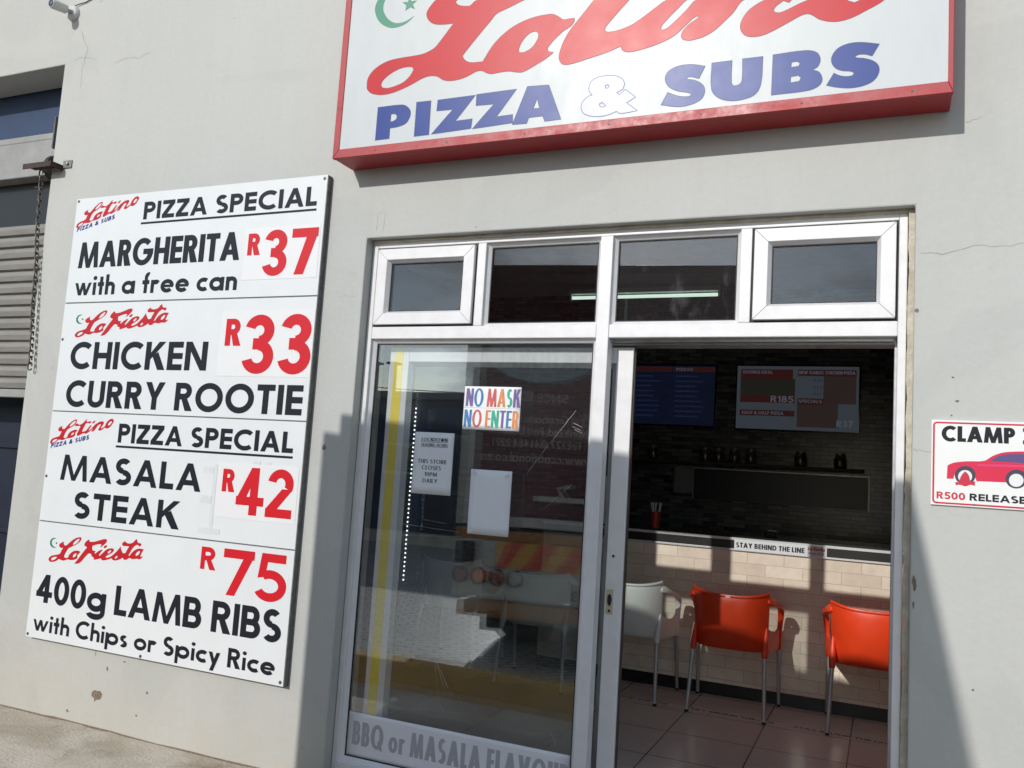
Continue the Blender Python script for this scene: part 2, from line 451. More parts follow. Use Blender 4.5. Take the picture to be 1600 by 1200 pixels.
def glass_mat(name, tint=(.90, .93, .93), ior=1.62, dirt=.0, wav=.0):
    m, nt, N, L, b = new_mat(name)
    N.remove(b)
    out = N['Material Output']
    tr = N.new('ShaderNodeBsdfTransparent'); tr.inputs['Color'].default_value = (*tint, 1)
    gl = N.new('ShaderNodeBsdfGlossy'); gl.inputs['Roughness'].default_value = 0.0; gl.inputs['Color'].default_value = (.92, .96, 1, 1)
    fr = N.new('ShaderNodeFresnel')
    # the pane is a thin slab: treat its inner face like its outer one (no total reflection on the way out)
    ge = N.new('ShaderNodeNewGeometry'); mi_ = N.new('ShaderNodeMapRange')
    mi_.inputs['To Min'].default_value = ior; mi_.inputs['To Max'].default_value = 1 / ior
    L.new(ge.outputs['Backfacing'], mi_.inputs['Value']); L.new(mi_.outputs['Result'], fr.inputs['IOR'])
    mixs = N.new('ShaderNodeMixShader')
    L.new(fr.outputs['Fac'], mixs.inputs['Fac']); L.new(tr.outputs['BSDF'], mixs.inputs[1]); L.new(gl.outputs['BSDF'], mixs.inputs[2])
    t = N.new('ShaderNodeTexCoord')
    if wav:
        n2 = N.new('ShaderNodeTexNoise'); n2.inputs['Scale'].default_value = 1.7; n2.inputs['Detail'].default_value = 1
        L.new(t.outputs['Object'], n2.inputs['Vector'])
        bp = N.new('ShaderNodeBump'); bp.inputs['Strength'].default_value = wav; bp.inputs['Distance'].default_value = .01
        L.new(n2.outputs['Fac'], bp.inputs['Height']); L.new(bp.outputs['Normal'], gl.inputs['Normal'])
    last = mixs
    if dirt:
        df = N.new('ShaderNodeBsdfDiffuse'); df.inputs['Color'].default_value = (.72, .74, .74, 1)
        n = N.new('ShaderNodeTexNoise'); n.inputs['Scale'].default_value = 9; n.inputs['Detail'].default_value = 10; n.inputs['Roughness'].default_value = .72
        mpn = N.new('ShaderNodeMapping'); mpn.inputs['Scale'].default_value = (1, 1, .45)
        L.new(t.outputs['Object'], mpn.inputs['Vector']); L.new(mpn.outputs['Vector'], n.inputs['Vector'])
        r = N.new('ShaderNodeValToRGB'); r.color_ramp.elements[0].position = .56; r.color_ramp.elements[1].position = .86
        r.color_ramp.elements[0].color = (.008, .008, .008, 1); r.color_ramp.elements[1].color = (dirt, dirt, dirt, 1)
        L.new(n.outputs['Fac'], r.inputs['Fac'])
        m2 = N.new('ShaderNodeMixShader'); L.new(r.outputs['Color'], m2.inputs['Fac']); L.new(last.outputs['Shader'], m2.inputs[1]); L.new(df.outputs['BSDF'], m2.inputs[2])
        last = m2
    L.new(last.outputs['Shader'], out.inputs['Surface'])
    return m

def wall_paint():
    m, nt, N, L, b = new_mat('wall_paint')
    b.inputs['Roughness'].default_value = .62
    t = N.new('ShaderNodeTexCoord')
    n1 = N.new('ShaderNodeTexNoise'); n1.inputs['Scale'].default_value = 1.1; n1.inputs['Detail'].default_value = 6; n1.inputs['Roughness'].default_value = .6
    mp1 = N.new('ShaderNodeMapping'); mp1.inputs['Scale'].default_value = (1, 1, .5)
    r1 = N.new('ShaderNodeValToRGB')
    e = r1.color_ramp.elements
    e[0].position = .30; e[0].color = (.432, .440, .418, 1); e[1].position = .72; e[1].color = (.478, .488, .470, 1)
    L.new(t.outputs['Object'], mp1.inputs['Vector']); L.new(mp1.outputs['Vector'], n1.inputs['Vector']); L.new(n1.outputs['Fac'], r1.inputs['Fac'])
    # rain streaks and rubbed dirt
    n2 = N.new('ShaderNodeTexNoise'); n2.inputs['Scale'].default_value = 3.2; n2.inputs['Detail'].default_value = 8; n2.inputs['Roughness'].default_value = .7
    mp2 = N.new('ShaderNodeMapping'); mp2.inputs['Scale'].default_value = (3.5, 1, .30)
    L.new(t.outputs['Object'], mp2.inputs['Vector']); L.new(mp2.outputs['Vector'], n2.inputs['Vector'])
    r2 = N.new('ShaderNodeValToRGB'); r2.color_ramp.elements[0].position = .50; r2.color_ramp.elements[1].position = .80
    r2.color_ramp.elements[0].color = (0, 0, 0, 1); r2.color_ramp.elements[1].color = (.20, .20, .20, 1)
    L.new(n2.outputs['Fac'], r2.inputs['Fac'])
    mxa = N.new('ShaderNodeMixRGB'); mxa.inputs['Color2'].default_value = (.37, .365, .33, 1)
    L.new(r2.outputs['Color'], mxa.inputs['Fac']); L.new(r1.outputs['Color'], mxa.inputs['Color1'])
    # cream old coat showing on the left end
    sx = N.new('ShaderNodeSeparateXYZ'); L.new(t.outputs['Object'], sx.inputs['Vector'])
    mr = N.new('ShaderNodeMapRange'); mr.inputs['From Min'].default_value = -3.6; mr.inputs['From Max'].default_value = -5.6
    mr.inputs['To Min'].default_value = 0; mr.inputs['To Max'].default_value = .75
    L.new(sx.outputs['X'], mr.inputs['Value'])
    mxb = N.new('ShaderNodeMixRGB'); mxb.inputs['Color2'].default_value = (.49, .47, .415, 1)
    mul = N.new('ShaderNodeMath'); mul.operation = 'MULTIPLY'; L.new(mr.outputs['Result'], mul.inputs[0]); L.new(n1.outputs['Fac'], mul.inputs[1])
    L.new(mul.outputs['Value'], mxb.inputs['Fac']); L.new(mxa.outputs['Color'], mxb.inputs['Color1'])
    # splash dirt along the foot of the wall
    mz = N.new('ShaderNodeMapRange'); mz.inputs['From Min'].default_value = .55; mz.inputs['From Max'].default_value = 0.0; mz.inputs['To Min'].default_value = 0; mz.inputs['To Max'].default_value = .8
    L.new(sx.outputs['Z'], mz.inputs['Value'])
    n4 = N.new('ShaderNodeTexNoise'); n4.inputs['Scale'].default_value = 7; n4.inputs['Detail'].default_value = 8
    L.new(t.outputs['Object'], n4.inputs['Vector'])
    ml2 = N.new('ShaderNodeMath'); ml2.operation = 'MULTIPLY'; L.new(mz.outputs['Result'], ml2.inputs[0]); L.new(n4.outputs['Fac'], ml2.inputs[1])
    mxc = N.new('ShaderNodeMixRGB'); mxc.inputs['Color2'].default_value = (.47, .42, .34, 1)
    L.new(ml2.outputs['Value'], mxc.inputs['Fac']); L.new(mxb.outputs['Color'], mxc.inputs['Color1'])
    # pinholes
    vo = N.new('ShaderNodeTexVoronoi'); vo.inputs['Scale'].default_value = 4.6
    L.new(t.outputs['Object'], vo.inputs['Vector'])
    lt = N.new('ShaderNodeMath'); lt.operation = 'LESS_THAN'; lt.inputs[1].default_value = .022; L.new(vo.outputs['Distance'], lt.inputs[0])
    mxd = N.new('ShaderNodeMixRGB'); mxd.inputs['Color2'].default_value = (.22, .20, .17, 1)
    sc = N.new('ShaderNodeMath'); sc.operation = 'MULTIPLY'; sc.inputs[1].default_value = .7; L.new(lt.outputs['Value'], sc.inputs[0])
    L.new(sc.outputs['Value'], mxd.inputs['Fac']); L.new(mxc.outputs['Color'], mxd.inputs['Color1'])
    n6 = N.new('ShaderNodeTexNoise'); n6.inputs['Scale'].default_value = .62; n6.inputs['Detail'].default_value = 4; n6.inputs['Distortion'].default_value = 1.4
    L.new(t.outputs['Object'], n6.inputs['Vector'])
    r6 = N.new('ShaderNodeValToRGB'); r6.color_ramp.elements[0].position = .515; r6.color_ramp.elements[1].position = .545
    r6.color_ramp.elements[0].color = (1, 1, 1, 1); r6.color_ramp.elements[1].color = (.955, .960, .962, 1)
    L.new(n6.outputs['Fac'], r6.inputs['Fac'])
    n7 = N.new('ShaderNodeTexNoise'); n7.inputs['Scale'].default_value = 42; n7.inputs['Detail'].default_value = 9; n7.inputs['Roughness'].default_value = .75
    L.new(t.outputs['Object'], n7.inputs['Vector'])
    r7 = N.new('ShaderNodeMapRange'); r7.inputs['From Min'].default_value = .30; r7.inputs['From Max'].default_value = .70; r7.inputs['To Min'].default_value = .965; r7.inputs['To Max'].default_value = 1.025
    L.new(n7.outputs['Fac'], r7.inputs['Value'])
    me_ = N.new('ShaderNodeMixRGB'); me_.blend_type = 'MULTIPLY'; me_.inputs['Fac'].default_value = 1; L.new(mxd.outputs['Color'], me_.inputs['Color1']); L.new(r6.outputs['Color'], me_.inputs['Color2'])
    mf_ = N.new('ShaderNodeMixRGB'); mf_.blend_type = 'MULTIPLY'; mf_.inputs['Fac'].default_value = 1; L.new(me_.outputs['Color'], mf_.inputs['Color1']); L.new(r7.outputs['Result'], mf_.inputs['Color2'])
    L.new(mf_.outputs['Color'], b.inputs['Base Color'])
    n3 = N.new('ShaderNodeTexNoise'); n3.inputs['Scale'].default_value = 26; n3.inputs['Detail'].default_value = 6
    L.new(t.outputs['Object'], n3.inputs['Vector'])
    n5 = N.new('ShaderNodeTexNoise'); n5.inputs['Scale'].default_value = 3.0; n5.inputs['Detail'].default_value = 2
    L.new(t.outputs['Object'], n5.inputs['Vector'])
    ad = N.new('ShaderNodeMath'); ad.operation = 'MULTIPLY_ADD'; ad.inputs[1].default_value = 2.2; L.new(n5.outputs['Fac'], ad.inputs[0]); L.new(n3.outputs['Fac'], ad.inputs[2])
    bp = N.new('ShaderNodeBump'); bp.inputs['Strength'].default_value = .15; bp.inputs['Distance'].default_value = .013
    L.new(ad.outputs['Value'], bp.inputs['Height']); L.new(bp.outputs['Normal'], b.inputs['Normal'])
    return m

def concrete():
    m, nt, N, L, b = new_mat('pavement_concrete')
    b.inputs['Roughness'].default_value = .85
    t = N.new('ShaderNodeTexCoord')
    n1 = N.new('ShaderNodeTexNoise'); n1.inputs['Scale'].default_value = 2.6; n1.inputs['Detail'].default_value = 10; n1.inputs['Roughness'].default_value = .68
    L.new(t.outputs['Object'], n1.inputs['Vector'])
    r = N.new('ShaderNodeValToRGB'); e = r.color_ramp.elements
    e[0].position = .30; e[0].color = (.31, .26, .195, 1); e[1].position = .66; e[1].color = (.58, .53, .45, 1)
    x = r.color_ramp.elements.new(.46); x.color = (.51, .455, .375, 1)
    L.new(n1.outputs['Fac'], r.inputs['Fac'])
    vo = N.new('ShaderNodeTexVoronoi'); vo.inputs['Scale'].default_value = 16; L.new(t.outputs['Object'], vo.inputs['Vector'])
    sp = N.new('ShaderNodeValToRGB'); sp.color_ramp.elements[0].position = .05; sp.color_ramp.elements[0].color = (.45, .40, .34, 1); sp.color_ramp.elements[1].position = .13; sp.color_ramp.elements[1].color = (1, 1, 1, 1)
    L.new(vo.outputs['Distance'], sp.inputs['Fac'])
    ns = N.new('ShaderNodeTexNoise'); ns.inputs['Scale'].default_value = 1.1; ns.inputs['Detail'].default_value = 6; ns.inputs['Distortion'].default_value = .8; L.new(t.outputs['Object'], ns.inputs['Vector'])
    rs = N.new('ShaderNodeValToRGB'); rs.color_ramp.elements[0].position = .38; rs.color_ramp.elements[0].color = (.72, .68, .62, 1); rs.color_ramp.elements[1].position = .55; rs.color_ramp.elements[1].color = (1, 1, 1, 1)
    L.new(ns.outputs['Fac'], rs.inputs['Fac'])
    ma = N.new('ShaderNodeMixRGB'); ma.blend_type = 'MULTIPLY'; ma.inputs['Fac'].default_value = .8; L.new(r.outputs['Color'], ma.inputs['Color1']); L.new(sp.outputs['Color'], ma.inputs['Color2'])
    mb_ = N.new('ShaderNodeMixRGB'); mb_.blend_type = 'MULTIPLY'; mb_.inputs['Fac'].default_value = 1; L.new(ma.outputs['Color'], mb_.inputs['Color1']); L.new(rs.outputs['Color'], mb_.inputs['Color2'])
    L.new(mb_.outputs['Color'], b.inputs['Base Color'])
    n2 = N.new('ShaderNodeTexNoise'); n2.inputs['Scale'].default_value = 55; n2.inputs['Detail'].default_value = 8
    L.new(t.outputs['Object'], n2.inputs['Vector'])
    bp = N.new('ShaderNodeBump'); bp.inputs['Strength'].default_value = .5; bp.inputs['Distance'].default_value = .012
    L.new(n2.outputs['Fac'], bp.inputs['Height']); L.new(bp.outputs['Normal'], b.inputs['Normal'])
    return m

def brick_mat(name, c1, c2, mortar, bw, bh, msize, rough, bump=.3, axes='XZ', offset=.5, var=.0, spec=.5, bias=0.0, rot=0.0, squash=1.0, loc=(0, 0, 0), noise_amt=.35):
    m, nt, N, L, b = new_mat(name)
    b.inputs['Roughness'].default_value = rough; b.inputs['Specular IOR Level'].default_value = spec
    t = N.new('ShaderNodeTexCoord'); s = N.new('ShaderNodeSeparateXYZ'); cmb = N.new('ShaderNodeCombineXYZ')
    L.new(t.outputs['Object'], s.inputs['Vector'])
    L.new(s.outputs[axes[0]], cmb.inputs['X']); L.new(s.outputs[axes[1]], cmb.inputs['Y'])
    mpn = N.new('ShaderNodeMapping'); mpn.inputs['Rotation'].default_value = (0, 0, rot); mpn.inputs['Location'].default_value = loc
    L.new(cmb.outputs['Vector'], mpn.inputs['Vector'])
    br = N.new('ShaderNodeTexBrick'); br.offset = offset; br.squash = squash
    br.inputs['Color1'].default_value = (*c1, 1); br.inputs['Color2'].default_value = (*c2, 1); br.inputs['Mortar'].default_value = (*mortar, 1)
    br.inputs['Scale'].default_value = 1; br.inputs['Brick Width'].default_value = bw; br.inputs['Row Height'].default_value = bh
    br.inputs['Mortar Size'].default_value = msize; br.inputs['Mortar Smooth'].default_value = .2; br.inputs['Bias'].default_value = bias
    L.new(mpn.outputs['Vector'], br.inputs['Vector'])
    n = N.new('ShaderNodeTexNoise'); n.inputs['Scale'].default_value = 14; n.inputs['Detail'].default_value = 8; n.inputs['Roughness'].default_value = .7
    L.new(t.outputs['Object'], n.inputs['Vector'])
    mr = N.new('ShaderNodeMapRange'); mr.inputs['To Min'].default_value = 1 - noise_amt; mr.inputs['To Max'].default_value = 1 + noise_amt * .6
    L.new(n.outputs['Fac'], mr.inputs['Value'])
    mxm = N.new('ShaderNodeMixRGB'); mxm.blend_type = 'MULTIPLY'; mxm.inputs['Fac'].default_value = 1
    L.new(br.outputs['Color'], mxm.inputs['Color1']); L.new(mr.outputs['Result'], mxm.inputs['Color2'])
    L.new(mxm.outputs['Color'], b.inputs['Base Color'])
    bp = N.new('ShaderNodeBump'); bp.inputs['Strength'].default_value = bump; bp.inputs['Distance'].default_value = .006; bp.invert = True
    L.new(br.outputs['Fac'], bp.inputs['Height']); L.new(bp.outputs['Normal'], b.inputs['Normal'])
    return m

WALL = wall_paint()
CONC = concrete()
ALU = mat('white_aluminium', (.75, .75, .775), .36, var=.09, c2=(.69, .685, .68), scale=14, rvar=.08, bump=.02, bscale=40, spec=.6)
ALU_GREY = mat('bare_aluminium', (.46, .47, .49), .38, metal=.6, var=.2, scale=20, rvar=.1)
RUBBER = mat('black_gasket', (.012, .012, .013), .6)
CAULK = mat('old_caulk', (.62, .585, .49), .8, var=.45, scale=18, bump=.5, bscale=50, c2=(.40, .35, .26))
GLASS = glass_mat('window_glass', tint=(.955, .97, .975), ior=1.68, wav=.02)
GLASS_DIRTY = glass_mat('scratched_window_glass', tint=(.955, .97, .975), ior=1.74, dirt=.10, wav=.03)
GLASS_LEAF = glass_mat('leaf_glass', tint=(.85, .88, .88), ior=1.95, wav=.012)
GLASS_DOOR = glass_mat('door_glass', tint=(.965, .98, .98), ior=2.05, dirt=.03, wav=.012)
SIGN_RED = mat('sign_red_paint', (.40, .022, .028), .45, var=.22, scale=14, rvar=.12, bump=.03)
SIGN_WHITE = mat('sign_white_face', (.535, .565, .575), .37, var=.05, scale=11, rvar=.05, bump=.015, bscale=14, spec=.29, stretch=(1, 1, .35))
VINYL_RED = mat('red_vinyl', (.50, .016, .024), .36, rvar=.02, scale=9, var=.05, spec=.24)
VINYL_BLUE = mat('blue_vinyl', (.018, .050, .25), .36, rvar=.02, scale=9, var=.05, spec=.27)
EDGE_RED = mat('red_edge_line', (.26, .025, .04), .5)
EDGE_BLUE = mat('blue_edge_line', (.05, .07, .17), .5)
EDGE_GREY = mat('grey_edge_line', (.30, .31, .46), .6, spec=.2)
VINYL_GREEN = mat('green_vinyl', (.010, .20, .12), .40, var=.04, scale=30)
VINYL_PALE = mat('faded_vinyl', (.52, .52, .66), .36, spec=.3, var=.05)
BOARD_WHITE = mat('board_white', (.70, .725, .735), .38, var=.03, scale=6, rvar=.05, bump=.012, bscale=5)
BOARD_PATCH = mat('price_patch_white', (.745, .75, .755), .36, var=.03, scale=5, bump=.05, bscale=9)
TAPE_CLEAR = mat('old_sticky_tape', (.665, .685, .695), .36, var=.08, scale=40, bump=.1)
INK = mat('black_vinyl', (.013, .015, .022), .42, var=.1, scale=12, spec=.22)
PRICE_RED = mat('price_red_vinyl', (.60, .010, .020), .40, var=.06, scale=9, spec=.3)
DARK_STEEL = mat('weathered_board_edge', (.15, .155, .15), .6, var=.55, scale=30, bump=.2)
SCREW = mat('dull_screw_steel', (.10, .10, .10), .5, metal=.7)
RUST = mat('rusty_steel', (.060, .034, .026), .75, var=.6, scale=40, bump=.3)
CHAIN_STEEL = mat('dark_chain_steel', (.12, .112, .10), .5, metal=.5, var=.4, scale=60)
SHUTTER = mat('shutter_steel', (.27, .255, .23), .5, metal=.15, var=.25, scale=5, stretch=(1, 1, 4), bump=.04)
BAY_BLUE = mat('bay_blue_paint', (.016, .044, .115), .5, var=.25, scale=5)
BEAM_GREY = mat('beam_grey_paint', (.33, .33, .325), .6, var=.25, scale=7, bump=.1)
NAVY = mat('navy_door_paint', (.008, .014, .034), .45, var=.3, scale=5)
CAM_WHITE = mat('camera_white', (.62, .62, .60), .4, var=.15, scale=40)
LENS = mat('camera_lens', (.012, .012, .016), .1, coat=1)
CHIP = mat('bare_plaster', (.26, .20, .14), .9, var=.5, scale=60, bump=.5)
CRACK = mat('crack_line', (.300, .290, .255), .95)
TILE = brick_mat('counter_tile', (.95, .83, .68), (.80, .66, .53), (.62, .51, .42), .255, .084, .0025, .30, bump=.25, noise_amt=.30)
FLOOR = brick_mat('floor_tile', (.80, .67, .60), (.75, .62, .555), (.09, .075, .065), .51, .51, .004, .20, bump=.2, axes='XY', offset=0, loc=(.67, -1.75, 0), noise_amt=.16)
MOSAIC = brick_mat('mosaic_wall', (.15, .15, .14), (.012, .012, .012), (.03, .03, .03), .125, .036, .0025, .25, bump=.2, noise_amt=.3)
SKIRT = mat('black_skirting', (.012, .012, .013), .35, var=.3)
TRIM_DARK = mat('counter_trim', (.030, .028, .027), .3, var=.2)
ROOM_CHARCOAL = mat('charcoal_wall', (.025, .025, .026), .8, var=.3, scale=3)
ROOM_DARK = mat('room_wall_paint', (.62, .60, .56), .8, var=.3, scale=3)
CEIL = mat('ceiling_board', (.75, .75, .73), .9, var=.2)
BLACK_GLOSS = mat('black_gloss', (.010, .010, .011), .12)
ORANGE = mat('red_orange_plastic', (.80, .058, .012), .38, var=.10, scale=9, rvar=.10)
WHITE_PL = mat('white_plastic', (.82, .82, .77), .40, var=.05, scale=6)
CHAIR_LEG = mat('anodised_leg', (.52, .52, .52), .42, metal=.35)
PAPER = mat('office_paper', (.80, .81, .82), .8, var=.03, scale=5)
PAPER_BLUE = mat('bluish_paper', (.76, .80, .83), .75, var=.05, scale=6)
BANNER = mat('banner_vinyl', (.80, .81, .84), .5, var=.06, scale=6)
BANNER_INK = mat('banner_grey_ink', (.40, .41, .44), .5)
YELLOW = mat('yellow_tape', (.90, .70, .08), .45, var=.12, scale=12)
MARK = {k: mat('felt_' + k, c, .7, var=.35, scale=45) for k, c in dict(purple=(.20, .14, .36), blue=(.07, .24, .52), red=(.66, .14, .13), orange=(.78, .30, .11), green=(.06, .46, .32)).items()}
# ------------------------------------------------------------------ traced artwork, in metres on each sign's own plane (x along the wall, z up)
BIG_SCRIPT = [[[(-2.4051,3.4311),(-2.4022,3.4748),(-2.3705,3.5146),(-2.3032,3.546),(-2.2277,3.554),(-2.1526,3.5543),(-2.0922,3.5573),(-2.0531,3.5687),(-2.0276,3.5821),(-1.9973,3.6154),(-1.9614,3.6587),(-1.9346,3.691),(-1.9972,3.695),(-2.0445,3.7057),(-2.0765,3.7294),(-2.0904,3.7596),(-2.0844,3.7834),(-2.0601,3.8134),(-2.0444,3.8263),(-1.9704,3.8351),(-1.8976,3.8544),(-1.9199,3.8182),(-1.9366,3.7984),(-1.9188,3.78),(-1.8855,3.7682),(-1.8531,3.7657),(-1.8258,3.7853),(-1.7642,3.7911),(-1.6486,3.8539),(-1.5146,3.9155),(-1.4012,3.9437),(-1.331,3.9284),(-1.329,3.8904),(-1.3884,3.813),(-1.4839,3.7658),(-1.5768,3.7452),(-1.6486,3.7219),(-1.7092,3.7023),(-1.7382,3.6713),(-1.7966,3.6087),(-1.8552,3.5426),(-1.8775,3.5158),(-1.861,3.4924),(-1.831,3.4762),(-1.7643,3.4709),(-1.7503,3.4945),(-1.7223,3.5378),(-1.676,3.5841),(-1.6112,3.6241),(-1.5281,3.6488),(-1.4411,3.6531),(-1.4142,3.6463),(-1.3868,3.6285),(-1.3686,3.6151),(-1.3396,3.615),(-1.3165,3.6141),(-1.3147,3.6023),(-1.3317,3.5793),(-1.3653,3.5618),(-1.4041,3.5305),(-1.4343,3.4977),(-1.4381,3.4839),(-1.4326,3.4716),(-1.4088,3.4652),(-1.4397,3.4439),(-1.4854,3.4217),(-1.5532,3.3935),(-1.5834,3.3959),(-1.6267,3.4065),(-1.6757,3.4073),(-1.7127,3.4053),(-1.7381,3.4129),(-1.7577,3.4244),(-1.7769,3.43),(-1.8019,3.4263),(-1.845,3.4095),(-1.8955,3.4001),(-1.9408,3.4013),(-1.9742,3.4117),(-2.002,3.4306),(-2.029,3.4384),(-2.0622,3.4386),(-2.0949,3.4308),(-2.1403,3.4123),(-2.193,3.3945),(-2.2535,3.3806),(-2.3157,3.3779),(-2.3731,3.3925),(-2.4,3.4147)],[(-2.324,3.43),(-2.3154,3.4507),(-2.2763,3.4798),(-2.223,3.5005),(-2.1754,3.5044),(-2.1478,3.4987),(-2.1397,3.4828),(-2.1575,3.4545),(-2.1892,3.4279),(-2.2357,3.4124),(-2.2835,3.4061),(-2.3154,3.4133)],[(-1.581,3.4934),(-1.5822,3.5111),(-1.5636,3.5491),(-1.5295,3.5789),(-1.4999,3.583),(-1.4859,3.5692),(-1.4884,3.5434),(-1.5128,3.5065),(-1.5475,3.4884),(-1.5746,3.4878)],[(-1.623,3.7956),(-1.5358,3.8598),(-1.4405,3.8995),(-1.375,3.9034),(-1.3701,3.8873),(-1.4151,3.8413),(-1.5014,3.7922),(-1.5772,3.7707),(-1.624,3.7732)]],[[(-1.3779,3.435),(-1.3741,3.4687),(-1.3594,3.5122),(-1.336,3.5543),(-1.3092,3.5872),(-1.2771,3.6247),(-1.2452,3.662),(-1.2249,3.6842),(-1.1989,3.6944),(-1.281,3.7224),(-1.3919,3.7357),(-1.4185,3.7669),(-1.3795,3.8036),(-1.3288,3.8152),(-1.2966,3.7858),(-1.2425,3.7517),(-1.1685,3.7507),(-1.0932,3.7794),(-1.0174,3.8229),(-0.9512,3.8608),(-0.9391,3.8433),(-0.9726,3.7982),(-0.9096,3.7697),(-0.8362,3.7717),(-0.7912,3.756),(-0.8023,3.7167),(-0.8486,3.7043),(-0.9027,3.7234),(-0.9478,3.7406),(-0.9943,3.7282),(-1.0659,3.6566),(-1.0981,3.623),(-1.1346,3.5842),(-1.1607,3.5548),(-1.1709,3.5368),(-1.159,3.5237),(-1.1313,3.521),(-1.0876,3.5264),(-1.0395,3.5409),(-0.9976,3.5645),(-0.9458,3.5972),(-0.8944,3.6269),(-0.8432,3.6287),(-0.7875,3.6466),(-0.7926,3.6164),(-0.8105,3.6123),(-0.8403,3.5848),(-0.8803,3.548),(-0.9103,3.5146),(-0.9148,3.499),(-0.9066,3.4912),(-0.8834,3.4995),(-0.8432,3.531),(-0.8035,3.5678),(-0.7666,3.6047),(-0.6058,3.6372),(-0.4952,3.6727),(-0.3869,3.6715),(-0.3429,3.6501),(-0.5715,3.5709),(-0.6065,3.5261),(-0.6472,3.4877),(-0.6884,3.4546),(-0.7305,3.4356),(-0.7789,3.4288),(-0.7874,3.4289),(-0.8133,3.4371),(-0.8232,3.4521),(-0.8174,3.4728),(-0.7904,3.5008),(-0.7556,3.5221),(-0.7498,3.5302),(-0.7586,3.5333),(-0.7761,3.5254),(-0.8058,3.5006),(-0.8455,3.4664),(-0.881,3.4475),(-0.9275,3.4328),(-0.9799,3.4216),(-1.0332,3.4157),(-1.0658,3.4189),(-1.0827,3.4313),(-1.0891,3.4489),(-1.143,3.4319),(-1.1979,3.4204),(-1.2646,3.4075),(-1.3096,3.3998),(-1.3439,3.3989),(-1.3646,3.4075)]],[[(-0.4834,3.5556),(-0.5188,3.5394),(-0.5489,3.5165),(-0.5686,3.4861),(-0.5755,3.4592),(-0.5694,3.4331),(-0.5506,3.4134),(-0.5246,3.4049),(-0.4837,3.4058),(-0.4387,3.4208),(-0.3844,3.4451),(-0.3356,3.4671),(-0.3111,3.4696),(-0.2914,3.4598),(-0.2666,3.4395),(-0.2325,3.4248),(-0.1942,3.4185),(-0.1471,3.4252),(-0.0915,3.4479),(-0.0322,3.4774),(-0.001,3.5145),(0.047,3.5776),(0.0413,3.6376),(-0.0281,3.6703),(-0.1181,3.6575),(-0.2105,3.6038),(-0.2644,3.5344),(-0.3126,3.526),(-0.3517,3.5136),(-0.3909,3.4983),(-0.4207,3.4906),(-0.441,3.4957),(-0.4464,3.5076),(-0.4368,3.5226),(-0.4072,3.5424),(-0.3851,3.5307),(-0.3222,3.5984),(-0.3201,3.6393),(-0.3631,3.6072)],[(-0.1624,3.4978),(-0.1694,3.536),(-0.1132,3.5828),(-0.0499,3.5986),(-0.0241,3.5812),(-0.0346,3.5512),(-0.0906,3.5044),(-0.1363,3.4848)]],[[(-0.7575,3.6996),(-0.7286,3.7305),(-0.6456,3.7498),(-0.6283,3.7312),(-0.6666,3.6949),(-0.7313,3.6746)]]]
BIG_WORD = [[[(-2.3289,3.3126),(-2.1958,3.3101),(-2.1642,3.2986),(-2.1411,3.2707),(-2.1443,3.2382),(-2.1628,3.2129),(-2.2044,3.201),(-2.251,3.1983),(-2.2511,3.1454),(-2.3295,3.1446)],[(-2.2512,3.2691),(-2.2291,3.2698),(-2.2131,3.257),(-2.2176,3.2387),(-2.2378,3.23),(-2.2514,3.2304)]],[[(-2.1085,3.3128),(-2.0305,3.311),(-2.0283,3.1419),(-2.1082,3.1416)]],[[(-1.9914,3.3095),(-1.7916,3.3095),(-1.8888,3.1933),(-1.7998,3.1939),(-1.8032,3.1489),(-2.013,3.1425),(-1.9052,3.2539),(-1.9929,3.2567)]],[[(-1.7838,3.3117),(-1.5811,3.3124),(-1.6743,3.1903),(-1.5923,3.1913),(-1.5897,3.1527),(-1.7939,3.1458),(-1.69,3.2549),(-1.7832,3.2586)]],[[(-1.5254,3.3177),(-1.4209,3.3114),(-1.3532,3.1437),(-1.4291,3.1421),(-1.4413,3.1689),(-1.5101,3.1685),(-1.519,3.1419),(-1.5891,3.1444)],[(-1.4734,3.2576),(-1.4585,3.2066),(-1.4914,3.2074)]]]
BIG_AMP = [[[(-1.2072,3.2367),(-1.2235,3.2588),(-1.2246,3.2789),(-1.2149,3.3027),(-1.1836,3.3166),(-1.124,3.3156),(-1.0839,3.3003),(-1.0659,3.2733),(-1.0715,3.2494),(-1.1001,3.2352),(-1.0847,3.2215),(-1.0585,3.2428),(-1.0141,3.2049),(-1.0536,3.1833),(-1.0034,3.1432),(-1.0756,3.1399),(-1.0937,3.1518),(-1.1342,3.1388),(-1.1937,3.1387),(-1.2398,3.1559),(-1.2565,3.1828),(-1.2528,3.2073),(-1.229,3.2314)],[(-1.1534,3.2747),(-1.1419,3.2802),(-1.1315,3.2719),(-1.1358,3.2596),(-1.1506,3.2595)],[(-1.1768,3.1932),(-1.1623,3.2014),(-1.1414,3.1811),(-1.1509,3.1733),(-1.171,3.1776)]]]
